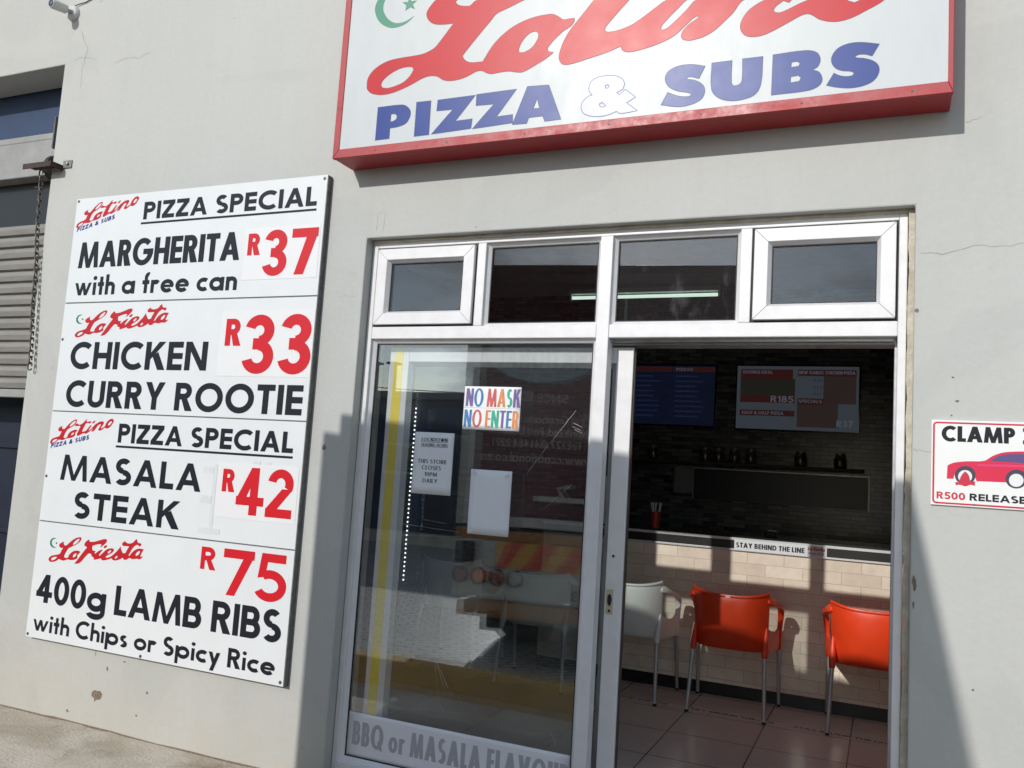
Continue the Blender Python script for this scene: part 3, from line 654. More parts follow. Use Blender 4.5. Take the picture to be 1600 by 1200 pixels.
BIG_WORD2 = [[[(-0.8959,3.1563),(-0.8702,3.2065),(-0.8229,3.1846),(-0.7819,3.1774),(-0.7669,3.183),(-0.7776,3.1949),(-0.824,3.2081),(-0.8662,3.2327),(-0.8833,3.2671),(-0.8743,3.2981),(-0.839,3.3169),(-0.7777,3.319),(-0.7165,3.303),(-0.7396,3.2533),(-0.7704,3.2649),(-0.7907,3.2655),(-0.7902,3.2548),(-0.7544,3.2447),(-0.7212,3.2193),(-0.7139,3.1868),(-0.7307,3.1575),(-0.7803,3.1403),(-0.8312,3.14)]],[[(-0.6869,3.3126),(-0.606,3.3116),(-0.6044,3.2146),(-0.5942,3.1997),(-0.5729,3.2032),(-0.5609,3.2192),(-0.5613,3.3126),(-0.4817,3.3115),(-0.4857,3.199),(-0.5061,3.1556),(-0.5533,3.1389),(-0.6066,3.1392),(-0.6562,3.1588),(-0.6845,3.1988)]],[[(-0.4401,3.3127),(-0.3149,3.3127),(-0.2736,3.2986),(-0.2594,3.2694),(-0.2677,3.2405),(-0.29,3.2285),(-0.2625,3.2148),(-0.2501,3.1832),(-0.2612,3.1597),(-0.3014,3.1449),(-0.4415,3.1434)],[(-0.369,3.2719),(-0.3459,3.2726),(-0.3337,3.2628),(-0.3389,3.2504),(-0.3702,3.2487)],[(-0.37,3.2112),(-0.3397,3.2132),(-0.3284,3.2016),(-0.3353,3.1864),(-0.3711,3.1841)]],[[(-0.231,3.1572),(-0.2059,3.202),(-0.1844,3.1896),(-0.1584,3.1824),(-0.1374,3.1833),(-0.1297,3.1938),(-0.1425,3.2034),(-0.1754,3.2106),(-0.2017,3.2263),(-0.2151,3.2521),(-0.2124,3.2783),(-0.1917,3.3045),(-0.1542,3.3175),(-0.1075,3.3157),(-0.0442,3.2993),(-0.0681,3.2563),(-0.0927,3.2662),(-0.1159,3.2685),(-0.132,3.2624),(-0.1249,3.2551),(-0.097,3.2485),(-0.0645,3.2334),(-0.0458,3.2125),(-0.0431,3.1862),(-0.0585,3.1571),(-0.0903,3.1405),(-0.1411,3.1351),(-0.1928,3.1443)]]]
BIG_CRESCENT = [[[(-2.1594,3.766),(-2.2024,3.7343),(-2.2496,3.7218),(-2.2915,3.7234),(-2.3353,3.7431),(-2.37,3.7741),(-2.3917,3.816),(-2.3962,3.8487),(-2.3839,3.8851),(-2.3547,3.9152),(-2.3137,3.9303),(-2.261,3.9273),(-2.2178,3.91),(-2.2594,3.9092),(-2.301,3.9057),(-2.3311,3.8887),(-2.3463,3.8626),(-2.3469,3.8308),(-2.3377,3.807),(-2.3136,3.7744),(-2.2799,3.75),(-2.2444,3.7411),(-2.2035,3.747)]],[[(-2.2368,3.8501),(-2.2052,3.8447),(-2.1973,3.8716),(-2.1833,3.8453),(-2.1525,3.845),(-2.1749,3.8269),(-2.1602,3.7993),(-2.1889,3.8148),(-2.2165,3.8006),(-2.2119,3.8269)]]]
SMALL_SCRIPT = [[[(-4.5475,1.5557),(-4.5472,1.5657),(-4.5354,1.5805),(-4.5124,1.5895),(-4.489,1.5953),(-4.4759,1.6016),(-4.4636,1.6249),(-4.4603,1.6293),(-4.474,1.6267),(-4.4887,1.6296),(-4.4929,1.638),(-4.4859,1.6497),(-4.469,1.6574),(-4.4594,1.6606),(-4.464,1.6519),(-4.4566,1.6436),(-4.4424,1.6433),(-4.43,1.6532),(-4.4091,1.6724),(-4.384,1.6904),(-4.3618,1.701),(-4.3468,1.7015),(-4.3449,1.6945),(-4.354,1.6772),(-4.3714,1.6625),(-4.3936,1.6517),(-4.4157,1.6395),(-4.4288,1.622),(-4.4378,1.6032),(-4.4404,1.5945),(-4.4337,1.5906),(-4.4198,1.592),(-4.4109,1.5986),(-4.4068,1.6101),(-4.3969,1.6233),(-4.3787,1.6339),(-4.356,1.6413),(-4.3382,1.6417),(-4.3326,1.6385),(-4.3405,1.6311),(-4.3472,1.6238),(-4.3474,1.6176),(-4.3454,1.6126),(-4.3539,1.6038),(-4.3723,1.5946),(-4.3955,1.5902),(-4.4151,1.5877),(-4.4266,1.5843),(-4.4378,1.579),(-4.4535,1.5764),(-4.47,1.5785),(-4.4817,1.5763),(-4.4961,1.5651),(-4.511,1.5568),(-4.5304,1.5513),(-4.5448,1.5515)],[(-4.532,1.5607),(-4.5292,1.5679),(-4.5144,1.5771),(-4.4968,1.5813),(-4.4912,1.5796),(-4.4973,1.5722),(-4.512,1.563),(-4.5256,1.559)],[(-4.3805,1.6084),(-4.3779,1.6169),(-4.3652,1.6245),(-4.3581,1.6248),(-4.3584,1.6191),(-4.3671,1.6117),(-4.3783,1.607)],[(-4.4015,1.6628),(-4.3861,1.6789),(-4.3681,1.6909),(-4.3548,1.6948),(-4.3532,1.692),(-4.3606,1.6813),(-4.3763,1.6679),(-4.391,1.6603),(-4.4008,1.6585)]],[[(-4.3329,1.6089),(-4.3333,1.6188),(-4.3269,1.6331),(-4.3179,1.6503),(-4.3101,1.6633),(-4.3282,1.6655),(-4.3516,1.6626),(-4.3583,1.6672),(-4.3518,1.6759),(-4.3418,1.6805),(-4.334,1.6765),(-4.3215,1.6728),(-4.3063,1.6761),(-4.292,1.6851),(-4.2781,1.6968),(-4.266,1.7071),(-4.2629,1.7044),(-4.2679,1.6944),(-4.2538,1.6921),(-4.2388,1.6959),(-4.229,1.6952),(-4.2297,1.6873),(-4.2387,1.6828),(-4.2506,1.6837),(-4.2605,1.6848),(-4.2696,1.6803),(-4.2805,1.663),(-4.2911,1.6429),(-4.2938,1.6358),(-4.2895,1.6332),(-4.2742,1.6357),(-4.2614,1.6413),(-4.2481,1.6558),(-4.2345,1.6689),(-4.2238,1.6749),(-4.2235,1.6679),(-4.2343,1.6549),(-4.2415,1.6443),(-4.2361,1.6423),(-4.2223,1.6534),(-4.2036,1.67),(-4.1916,1.6803),(-4.1791,1.6863),(-4.1648,1.6938),(-4.1425,1.6987),(-4.1275,1.6965),(-4.1263,1.6882),(-4.1365,1.6725),(-4.146,1.6597),(-4.1417,1.6565),(-4.1293,1.6631),(-4.1152,1.6714),(-4.1109,1.6804),(-4.1035,1.6945),(-4.0867,1.709),(-4.0687,1.7157),(-4.0531,1.7129),(-4.0496,1.7019),(-4.0569,1.6879),(-4.0697,1.6722),(-4.0869,1.6605),(-4.1018,1.6586),(-4.1157,1.6622),(-4.1313,1.6519),(-4.1493,1.6443),(-4.163,1.6451),(-4.1657,1.6506),(-4.1596,1.6605),(-4.1501,1.6734),(-4.148,1.6796),(-4.1551,1.681),(-4.1694,1.6741),(-4.1858,1.6554),(-4.1956,1.6438),(-4.2062,1.6373),(-4.2169,1.636),(-4.2191,1.6407),(-4.2102,1.6503),(-4.2077,1.654),(-4.2119,1.6538),(-4.2228,1.6442),(-4.2367,1.6338),(-4.2511,1.6263),(-4.2641,1.6216),(-4.2763,1.6244),(-4.2895,1.6211),(-4.3079,1.6128),(-4.3226,1.6065)],[(-4.0894,1.677),(-4.0924,1.6838),(-4.0827,1.6953),(-4.0703,1.7012),(-4.0643,1.6992),(-4.0653,1.6931),(-4.0749,1.6817),(-4.0835,1.6759)]],[[(-4.2198,1.6862),(-4.2151,1.6934),(-4.1988,1.701),(-4.1945,1.6983),(-4.2009,1.6897),(-4.2134,1.6828)]]]
FIESTA_SCRIPT = [[[(-4.4469,0.8791),(-4.4444,0.8911),(-4.4241,0.9048),(-4.3861,0.9143),(-4.3595,0.9227),(-4.3489,0.9431),(-4.3374,0.9578),(-4.3566,0.956),(-4.3732,0.9642),(-4.3712,0.9761),(-4.3535,0.9874),(-4.3352,0.9949),(-4.3387,0.9829),(-4.3286,0.9722),(-4.3124,0.9756),(-4.2879,0.9953),(-4.258,1.0154),(-4.2271,1.0278),(-4.2054,1.0297),(-4.1991,1.0245),(-4.2072,1.0065),(-4.2317,0.9888),(-4.2675,0.972),(-4.2956,0.9578),(-4.3113,0.935),(-4.3218,0.9147),(-4.3202,0.9051),(-4.3061,0.9038),(-4.2899,0.9062),(-4.2842,0.9222),(-4.2625,0.9416),(-4.2366,0.9518),(-4.2093,0.9524),(-4.195,0.948),(-4.2069,0.9373),(-4.2209,0.9225),(-4.2149,0.9192),(-4.2161,0.9095),(-4.2391,0.8996),(-4.2659,0.895),(-4.2937,0.8961),(-4.3146,0.8883),(-4.3366,0.8861),(-4.3626,0.8913),(-4.3803,0.8798),(-4.4071,0.8714),(-4.4322,0.8696)],[(-4.4257,0.8812),(-4.4218,0.8913),(-4.4007,0.9004),(-4.3813,0.9023),(-4.3854,0.893),(-4.4035,0.8834),(-4.4196,0.8787)],[(-4.2639,0.9839),(-4.2504,1.0026),(-4.2255,1.0183),(-4.2149,1.0204),(-4.2206,1.0053),(-4.2401,0.99),(-4.2609,0.9823)],[(-4.2524,0.9137),(-4.2516,0.9253),(-4.2342,0.9366),(-4.2261,0.9374),(-4.2293,0.9236),(-4.244,0.9126)]],[[(-4.2355,0.8777),(-4.2169,0.8979),(-4.1895,0.9313),(-4.1667,0.9584),(-4.148,0.9773),(-4.1596,0.982),(-4.1723,0.9866),(-4.1683,1.0023),(-4.1445,1.0228),(-4.136,1.0205),(-4.1318,1.0113),(-4.1,1.0142),(-4.0589,1.0255),(-4.0233,1.0363),(-4.0021,1.0363),(-3.9978,1.0253),(-4.0137,1.0087),(-4.0422,0.9872),(-4.0454,0.9907),(-4.0367,1.0029),(-4.0504,1.0054),(-4.0814,0.9988),(-4.107,0.9907),(-4.1075,0.9773),(-4.1002,0.9646),(-4.0787,0.9648),(-4.0849,0.9528),(-4.079,0.9495),(-4.055,0.967),(-4.03,0.9769),(-4.0245,0.9756),(-4.0402,0.957),(-4.0489,0.9448),(-4.044,0.9408),(-4.0219,0.9588),(-4.0056,0.9736),(-3.9838,0.9858),(-3.953,0.9909),(-3.9394,0.9873),(-3.9402,0.976),(-3.9589,0.961),(-3.9883,0.9469),(-3.9973,0.9366),(-3.9815,0.937),(-3.9566,0.9462),(-3.9331,0.9635),(-3.9102,0.9844),(-3.8904,1.008),(-3.8857,0.9942),(-3.8728,0.9767),(-3.8668,0.9717),(-3.8493,0.9752),(-3.8394,0.9948),(-3.8266,1.0128),(-3.8472,1.0128),(-3.8729,1.0123),(-3.8835,1.0206),(-3.8757,1.0307),(-3.8615,1.0395),(-3.8528,1.0328),(-3.8342,1.0289),(-3.8043,1.0353),(-3.7863,1.0518),(-3.7731,1.0586),(-3.7702,1.0459),(-3.7613,1.0374),(-3.7488,1.0385),(-3.738,1.0339),(-3.7392,1.0246),(-3.7536,1.0195),(-3.7622,1.0262),(-3.7748,1.025),(-3.7955,1.0101),(-3.8124,0.9862),(-3.8254,0.9634),(-3.8166,0.9627),(-3.8038,0.9796),(-3.7833,0.9964),(-3.7545,1.0083),(-3.7343,1.0084),(-3.7164,1.0064),(-3.7247,0.9945),(-3.7345,0.9751),(-3.7354,0.964),(-3.716,0.9695),(-3.7269,0.9574),(-3.746,0.95),(-3.7615,0.9522),(-3.7912,0.9467),(-3.8173,0.9504),(-3.8362,0.9393),(-3.8565,0.9373),(-3.8658,0.9475),(-3.8825,0.9384),(-3.9121,0.9281),(-3.938,0.9274),(-3.9498,0.9356),(-3.9748,0.9275),(-4,0.9201),(-4.021,0.9192),(-4.0329,0.9275),(-4.0635,0.9188),(-4.0869,0.9146),(-4.086,0.9261),(-4.1087,0.9334),(-4.1042,0.9395),(-4.1187,0.9457),(-4.132,0.9445),(-4.1556,0.9231),(-4.1787,0.8979),(-4.2034,0.882)],[(-3.9825,0.9606),(-3.9823,0.9693),(-3.9669,0.9791),(-3.9591,0.9791),(-3.9629,0.97),(-3.9756,0.9602)],[(-3.924,0.9381),(-3.9242,0.9463),(-3.9108,0.9536),(-3.9046,0.9475),(-3.9138,0.9391),(-3.9211,0.9358)],[(-3.7742,0.9694),(-3.7686,0.9829),(-3.7501,0.9951),(-3.7423,0.994),(-3.7478,0.9794),(-3.7638,0.9678)]],[[(-4.0202,0.9892),(-4.0123,0.9994),(-3.9972,1.0046),(-3.9922,0.9994),(-4.0027,0.9889),(-4.0155,0.9859)]]]
FIESTA_CRESCENT = [[[(-4.3987,1.0056),(-4.4189,1.0081),(-4.4404,1.0011),(-4.4518,0.9844),(-4.4468,0.9652),(-4.4294,0.9531),(-4.4093,0.9511),(-4.3931,0.9553),(-4.4102,0.9569),(-4.4255,0.9633),(-4.4362,0.976),(-4.4332,0.992),(-4.4179,1.0023)]],[[(-4.4057,0.98),(-4.4006,0.9832),(-4.3924,0.9851),(-4.3893,0.9799),(-4.3919,0.975),(-4.3985,0.9744)]]]
CAR = {'body':[(0.2195,1.6864),(0.2397,1.6971),(0.282,1.7047),(0.3405,1.7096),(0.3653,1.7274),(0.3961,1.7418),(0.4267,1.7474),(0.4772,1.7505),(0.527,1.7483),(0.564,1.7375),(0.6005,1.7188),(0.644,1.7172),(0.6545,1.7036),(0.6542,1.6528),(0.6244,1.6396),(0.3243,1.6332),(0.3165,1.6316),(0.3118,1.646),(0.3032,1.6691),(0.2822,1.6798),(0.2558,1.6753),(0.2427,1.6507),(0.2402,1.6375),(0.2178,1.6361),(0.2186,1.6672)],'shade':[(0.3161,1.6965),(0.4672,1.7001),(0.6439,1.6973),(0.6439,1.6894),(0.4672,1.6919),(0.3188,1.6895)],'glass':[(0.3592,1.7094),(0.3859,1.7296),(0.4216,1.7384),(0.4697,1.7408),(0.4697,1.7077)],'wheel':[(0.3127,1.6549),(0.3116,1.646),(0.3083,1.6375),(0.303,1.6301),(0.296,1.6243),(0.2878,1.6203),(0.2789,1.6186),(0.2701,1.6192),(0.2618,1.6221),(0.2546,1.6271),(0.2491,1.6339),(0.2456,1.642),(0.2443,1.6508),(0.2454,1.6598),(0.2488,1.6683),(0.2542,1.6758),(0.2613,1.6817),(0.2695,1.6856),(0.2784,1.6873),(0.2873,1.6866),(0.2955,1.6836),(0.3026,1.6786),(0.3081,1.6718),(0.3115,1.6637)],'rim':[(0.3013,1.6495),(0.3005,1.6433),(0.2983,1.6375),(0.2947,1.6324),(0.2899,1.6283),(0.2844,1.6256),(0.2784,1.6245),(0.2724,1.6249),(0.2668,1.6269),(0.2619,1.6304),(0.2582,1.635),(0.2558,1.6406),(0.255,1.6467),(0.2557,1.6529),(0.258,1.6588),(0.2616,1.6639),(0.2664,1.668),(0.272,1.6707),(0.278,1.6718),(0.284,1.6714),(0.2896,1.6693),(0.2944,1.6658),(0.2981,1.6611),(0.3004,1.6556)],'clamp':[(0.2467,1.6272),(0.2562,1.6248),(0.2666,1.6522),(0.278,1.6677),(0.2902,1.6536),(0.2957,1.6303),(0.3113,1.6324),(0.3104,1.6153),(0.2957,1.6185),(0.2801,1.6116),(0.2616,1.6163),(0.2468,1.6141)]}# ------------------------------------------------------------------ the ground
def sheet(name, x0, x1, y0, y1, z, m, nx=1, ny=1):
    mb = MB()
    for i in range(nx):
        for j in range(ny):
            xa, xb = x0 + (x1 - x0) * i / nx, x0 + (x1 - x0) * (i + 1) / nx
            ya, yb = y0 + (y1 - y0) * j / ny, y0 + (y1 - y0) * (j + 1) / ny
            mb.add([(xa, ya, z), (xb, ya, z), (xb, yb, z), (xa, yb, z)], [(0, 1, 2, 3)])
    return mb.build(name, m, recalc=False)

PAVER = brick_mat('block_paving', (.50, .475, .43), (.37, .35, .315), (.08, .07, .06), .21, .105, .012, .42, bump=1.0, axes='XY', rot=R(45), noise_amt=.4)
EARTH = mat('far_ground', (.16, .145, .12), .95, var=.4, scale=.6)
KERB_Y = mat('kerb_yellow_paint', (.62, .37, .05), .75, var=.4, scale=10, c2=(.36, .22, .06), bump=.4)
tag(sheet('ground', -400, 400, -400, 400, -.155, EARTH), kind='structure')
tag(sheet('road', -40, 30, -34, -1.72, -.12, PAVER), kind='structure')
pv = MB(); pv.box(-14, 12, -1.545, -.004, -.16, 0)
tag(pv.build('pavement', CONC), kind='structure')
kb = MB(); kb.box(-14, 12, -1.72, -1.547, -.16, .185)
tag(kb.build('kerb', KERB_Y, bevel=.02), kind='structure')
fl = MB(); fl.box(-5.0, 3.2, .262, 5.2, -.1, .05)
tag(fl.build('shop_floor', FLOOR), kind='structure')

# ------------------------------------------------------------------ the shop building
bld = empty('shop_building', (0, 0, 0), 'grey plastered shop building with a white aluminium glazed shopfront and a roller shutter bay', 'building')
TH = .25
OX0, OX1, OZ1 = -2.453, .098, 2.703
BX0, BX1, BZ1 = -7.6, -4.872, 3.978

fw = MB()
def wall_panel(x0, x1, z0, z1): fw.box(x0, x1, 0, TH, z0, z1)
wall_panel(-10, BX0, -.1, 5.6)
wall_panel(BX0, BX1, BZ1, 5.6)
wall_panel(BX1, OX0, -.1, 5.6)
wall_panel(OX0, OX1, OZ1, 5.6)
wall_panel(OX1, 7, -.1, 5.6)
# one skin: merge the panels' shared seams and drop the hidden faces between them
def facade():
    xs = [-10, BX0, BX1, OX0, OX1, 7]; zs = [-.1, OZ1, BZ1, 5.6]
    def solid(i, j):
        xm, zm = (xs[i] + xs[i + 1]) / 2, (zs[j] + zs[j + 1]) / 2
        if BX0 < xm < BX1 and zm < BZ1: return False
        if OX0 < xm < OX1 and zm < OZ1: return False
        return True
    mb = MB(); nx, nz_ = len(xs) - 1, len(zs) - 1
    for i in range(nx):
        for j in range(nz_):
            if not solid(i, j): continue
            x0, x1, z0, z1 = xs[i], xs[i + 1], zs[j], zs[j + 1]
            mb.add([(x0, 0, z0), (x1, 0, z0), (x1, 0, z1), (x0, 0, z1)], [(0, 1, 2, 3)])
            mb.add([(x0, TH, z0), (x1, TH, z0), (x1, TH, z1), (x0, TH, z1)], [(3, 2, 1, 0)])
            for di, dj, q in ((-1, 0, [(x0, 0, z0), (x0, 0, z1), (x0, TH, z1), (x0, TH, z0)]), (1, 0, [(x1, 0, z0), (x1, TH, z0), (x1, TH, z1), (x1, 0, z1)]),
                              (0, -1, [(x0, 0, z0), (x0, TH, z0), (x1, TH, z0), (x1, 0, z0)]), (0, 1, [(x0, 0, z1), (x1, 0, z1), (x1, TH, z1), (x0, TH, z1)])):
                a, b_ = i + di, j + dj
                if not (0 <= a < nx and 0 <= b_ < nz_) or not solid(a, b_): mb.add(q, [(0, 1, 2, 3)])
    o = mb.build('facade_wall', WALL, bld)
    bm = bmesh.new(); bm.from_mesh(o.data); bmesh.ops.remove_doubles(bm, verts=bm.verts, dist=1e-5); bmesh.ops.recalc_face_normals(bm, faces=bm.faces); bm.to_mesh(o.data); bm.free()
    bv = o.modifiers.new('bevel', 'BEVEL'); bv.width = .007; bv.segments = 2; bv.limit_method = 'ANGLE'
    return o
wall_o = facade()

# cracks, chips and drill holes of the plaster, each with its own shape and a real (tiny) thickness
def ribbon(mb, pts, w0, w1, y=-.0006, jit=.004):
    P = []
    for a, b_ in zip(pts[:-1], pts[1:]):
        n = 7
        for k in range(n):
            t = k / n; P.append(Vector((a[0] + (b_[0] - a[0]) * t + random.uniform(-jit, jit), a[1] + (b_[1] - a[1]) * t + random.uniform(-jit, jit))))
    P.append(Vector(pts[-1])); m_ = len(P)
    L_, Rr = [], []
    for i, p in enumerate(P):
        t = (P[min(i + 1, m_ - 1)] - P[max(i - 1, 0)]).normalized(); nn = Vector((-t.y, t.x))
        w = (w0 + (w1 - w0) * i / (m_ - 1)) * random.uniform(.5, 1.3) / 2
        L_.append(p + nn * w); Rr.append(p - nn * w)
    vs = [(p.x, y, p.y) for p in L_] + [(p.x, y, p.y) for p in Rr]
    mb.add(vs, [(i, i + 1, m_ + i + 1, m_ + i) for i in range(m_ - 1)])
for pts, a, b_ in [
    ([(-4.75, 4.19), (-4.70, 4.09), (-4.672, 4.06), (-4.69, 4.0), (-4.705, 3.92), (-4.70, 3.80)], .004, .0022),
    ([(-4.69, 4.0), (-4.64, 3.99), (-4.58, 3.975)], .003, .0015),
    ([(-4.42, 3.925), (-4.33, 3.945), (-4.22, 3.93), (-4.12, 3.955)], .003, .0015),
    ([(-4.80, 3.985), (-4.74, 4.005), (-4.69, 4.0)], .0025, .002),
    ([(-4.62, 4.36), (-4.56, 4.375)], .003, .002),
    ([(-2.40, 2.74), (-2.398, 2.83), (-2.37, 2.835)], .0022, .0012), ([(-2.36, 2.735), (-2.355, 2.84)], .0022, .001),
    ([(-2.50, 2.52), (-2.56, 2.53)], .002, .001), ([(-2.49, 2.40), (-2.55, 2.405), (-2.60, 2.40)], .002, .001),
    ([(.12, 2.51), (.20, 2.50), (.30, 2.53), (.42, 2.52), (.60, 2.56)], .0032, .0016), ([(.27, 3.02), (.33, 3.04)], .003, .001),
    ([(.105, 1.74), (.165, 1.735)], .0022, .001)]:
    cr = MB(); ribbon(cr, pts, a, b_); cr.build('plaster_crack', CRACK, wall_o, recalc=False)
jb = MB(); ribbon(jb, [(-4.872, .003), (-4.2, .004), (-3.4, .002), (-2.5, .004)], .014, .012, y=-.0012, jit=.004); jb.build('base_joint', CHIP, wall_o, recalc=False)
def chip(cx, cz, w, h, n=13, seed=1):
    rnd = random.Random(seed); mb = MB()
    pts = [(cx + math.cos(k * 6.283 / n) * w * rnd.uniform(.35, 1), cz + math.sin(k * 6.283 / n) * h * rnd.uniform(.45, 1)) for k in range(n)]
    mb.prism(pts, -.0008, .001)
    return mb.build('plaster_chip', CHIP, wall_o)
for a in [(-3.99, .175, .055, .038, 13, 5), (-4.20, .06, .012, .012, 8, 2), (-3.62, .25, .012, .012, 8, 3), (-3.93, .33, .010, .016, 8, 6), (.113, 1.24, .012, .035, 10, 4), (.112, 1.16, .006, .02, 8, 8), (.108, 2.28, .012, .012, 8, 9),
          (.235, 2.02, .007, .005, 8, 10), (.25, 1.93, .011, .006, 8, 11), (.232, 1.875, .005, .005, 8, 12), (.31, .88, .007, .006, 8, 13), (-3.68, .12, .008, .01, 8, 15), (-4.03, .40, .004, .02, 8, 16), (-3.81, .385, .018, .005, 8, 17), (-4.56, 4.395, .035, .03, 9, 18), (-2.61, 1.62, .02, .02, 8, 19)]:
    chip(*a)

# shell of the shop behind the facade
def inner(name, b, m): mb = MB(); mb.box(*b); return mb.build(name, m, bld)
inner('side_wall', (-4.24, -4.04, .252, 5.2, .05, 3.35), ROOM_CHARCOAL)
inner('side_wall', (3.0, 3.2, .252, 5.2, .05, 3.35), ROOM_DARK)
inner('ceiling', (-4.24, 3.2, .252, 5.4, 3.352, 3.45), CEIL)
bk = inner('back_wall', (-4.04, 3.0, 4.30, 4.5, .05, 3.35), MOSAIC)
inner('roof_slab', (-10, 7, .252, 8, 5.2, 5.5), BEAM_GREY)
# serving hatch: flat black panel paints in the dark of the opening; thin steel edge
ht = MB(); ht.box(-1.59, -.115, 4.285, 4.299, 1.42, 1.70); hatch = ht.build('serving_hatch', SKIRT, bld)
he = MB(); he.box(-1.60, -.105, 4.27, 4.284, 1.698, 1.708); he.box(-.115, -.105, 4.27, 4.284, 1.42, 1.697); he.box(-1.60, -1.593, 4.27, 4.284, 1.42, 1.697)
he.build('steel_edge', ALU_GREY, hatch)

# --- roller shutter bay on the left
lp = MB(); lp.box(BX0 - .3, BX1 + .4, .258, .35, 3.668, 4.1); lp.build('lintel_panel', BAY_BLUE, bld)
lb = MB(); lb.box(BX0 - .3, BX1 + .4, .256, .55, 3.37, 3.666); lb.box(BX0 - .3, BX1 + .4, .252, .40, 3.62, 3.668); lb.build('lintel_beam', BEAM_GREY, bld, bevel=.008)
sb = MB(); nseg = 16
zt, zb = 3.06, 1.90
n_sl = 14
prof = []
for k in range(n_sl):
    z0 = zt - (zt - zb) * k / n_sl; ph = (zt - zb) / n_sl
    for (dy, f) in ((.024, .0), (.024, .08), (.002, .14), (-.006, .45), (.0, .86), (.024, .93)):
        prof.append((.33 + dy, z0 - ph * f))
ring = [[(x, y, z) for (y, z) in prof] for x in (BX0 - .2, BX1 + .45)]
n = len(prof)
sb.add(ring[0] + ring[1], [(i, i + 1, n + i + 1, n + i) for i in range(n - 1)])
shut = sb.build('roller_shutter', SHUTTER, bld, recalc=False)
sm = shut.modifiers.new('thick', 'SOLIDIFY'); sm.thickness = .004
br_ = MB(); br_.box(BX0 - .2, BX1 + .45, .30, .36, 1.845, 1.90); br_.build('bottom_rail', BEAM_GREY, shut, bevel=.006)
gb = MB(); gb.box(BX0 - .3, BX1 + .4,   .36, .60, 3.06, 3.37); gb.build('shutter_gap_block', SKIRT, bld)  # added black block, its colour gives the shade in the gap under the beam
inner('bay_back', (BX0 - .3, BX1 + .4, 1.2, 1.3, -.1, 4), NAVY)
inner('bay_side_wall', (BX1 + .4, BX1 + .5, .252, 1.3, -.1, 4), ROOM_DARK)
dr = MB(); dr.box(BX0 - .2, BX1 + .39, .62, .68, -.09, 1.82); dr.box(BX0 - .2, BX1 + .39, .60, .62, 1.50, 1.53); dr.box(BX0 - .2, BX1 + .39, .60, .62, .90, .93)
dr.build('inner_door', NAVY, bld, bevel=.004)

# --- shopfront frame (all white aluminium profiles of the fixed frame)
Y0, Y1 = .060, .128
fr = MB()
fr.box(-2.450, -2.418, Y0, Y1, .05, 2.70)                 # left jamb
fr.box(.042, .074, Y0, Y1, .05, 2.70)                     # right jamb
fr.box(-2.418, .042, Y0 + .001, Y1, 2.664, 2.70)          # head
fr.box(-1.212, -1.152, Y0 - .002, Y1 + .002, .05, 2.664)  # main mullion
fr.box(-2.418, -1.212, Y0, Y1, 2.190, 2.252)              # transom bar, left
fr.box(-1.152, .042, Y0, Y1, 2.190, 2.252)                # transom bar, right
fr.box(-1.842, -1.796, Y0, Y1, 2.252, 2.664)              # transom mullions
fr.box(-.580, -.532, Y0, Y1, 2.252, 2.664)
fr.box(-2.418, -1.212, Y0, Y1, .05, .108)                 # bottom rail of the fixed pane
fr.box(-1.152, .042, Y0, Y1 + .10, .046, .062)            # threshold
frame_o = fr.build('shopfront_frame', ALU, bld, bevel=.004)
# door head track and jamb lining, set back
tk = MB(); tk.box(-1.152, .042, .130, .240, 2.168, 2.200); tk.box(-2.418, -1.152, .150, .240, 2.176, 2.200); tk.box(-1.152, .030, .100, .112, 2.175, 2.190)
tk.box(.032, .070, .131, .24, .062, 2.17)
tk.build('door_track', ALU_GREY, bld, bevel=.002)

def beads(mb, x0, x1, z0, z1, y0, y1, w):
    """sloped glazing beads round a pane"""
    o = [(x0, z0), (x1, z0), (x1, z1), (x0, z1)]; i_ = [(x0 + w, z0 + w), (x1 - w, z0 + w), (x1 - w, z1 - w), (x0 + w, z1 - w)]
    for k in range(4):
        j = (k + 1) % 4
        a, b_, c, d = o[k], o[j], i_[j], i_[k]
        mb.add([(a[0], y0, a[1]), (b_[0], y0, b_[1]), (c[0], y1, c[1]), (d[0], y1, d[1]), (a[0], y1 + .004, a[1]), (b_[0], y1 + .004, b_[1]), (c[0], y1 + .004, c[1]), (d[0], y1 + .004, d[1])],
               [(0, 1, 2, 3), (4, 7, 6, 5), (0, 4, 5, 1), (2, 6, 7, 3), (1, 5, 6, 2), (0, 3, 7, 4)])
def gasket(mb, x0, x1, z0, z1, y0, y1, w):
    mb.box(x0, x1, y0, y1, z0, z0 + w); mb.box(x0, x1, y0, y1, z1 - w, z1); mb.box(x0, x0 + w, y0, y1, z0 + w, z1 - w); mb.box(x1 - w, x1, y0, y1, z0 + w, z1 - w)

def fixed_window(x0, x1, z0, z1, gm, bw=.018):
    b = MB(); beads(b, x0, x1, z0, z1, .074, .094, bw)
    w = b.build('fixed_window', ALU, bld, bevel=.001)
    k = MB(); gasket(k, x0 + bw - .001, x1 - bw + .001, z0 + bw - .001, z1 - bw + .001, .0925, .099, .005); k.build('gasket', RUBBER, w)
    g = MB(); g.box(x0 + bw - .006, x1 - bw + .006, .0995, .1045, z0 + bw - .006, z1 - bw + .006); g.build('pane', gm, w)
    return w
fixed_window(-1.796, -1.212, 2.252, 2.664, GLASS)
fixed_window(-1.152, -.580, 2.252, 2.664, GLASS_DIRTY)
big_pane = fixed_window(-2.418, -1.212, .108, 2.190, GLASS_DOOR, .020)

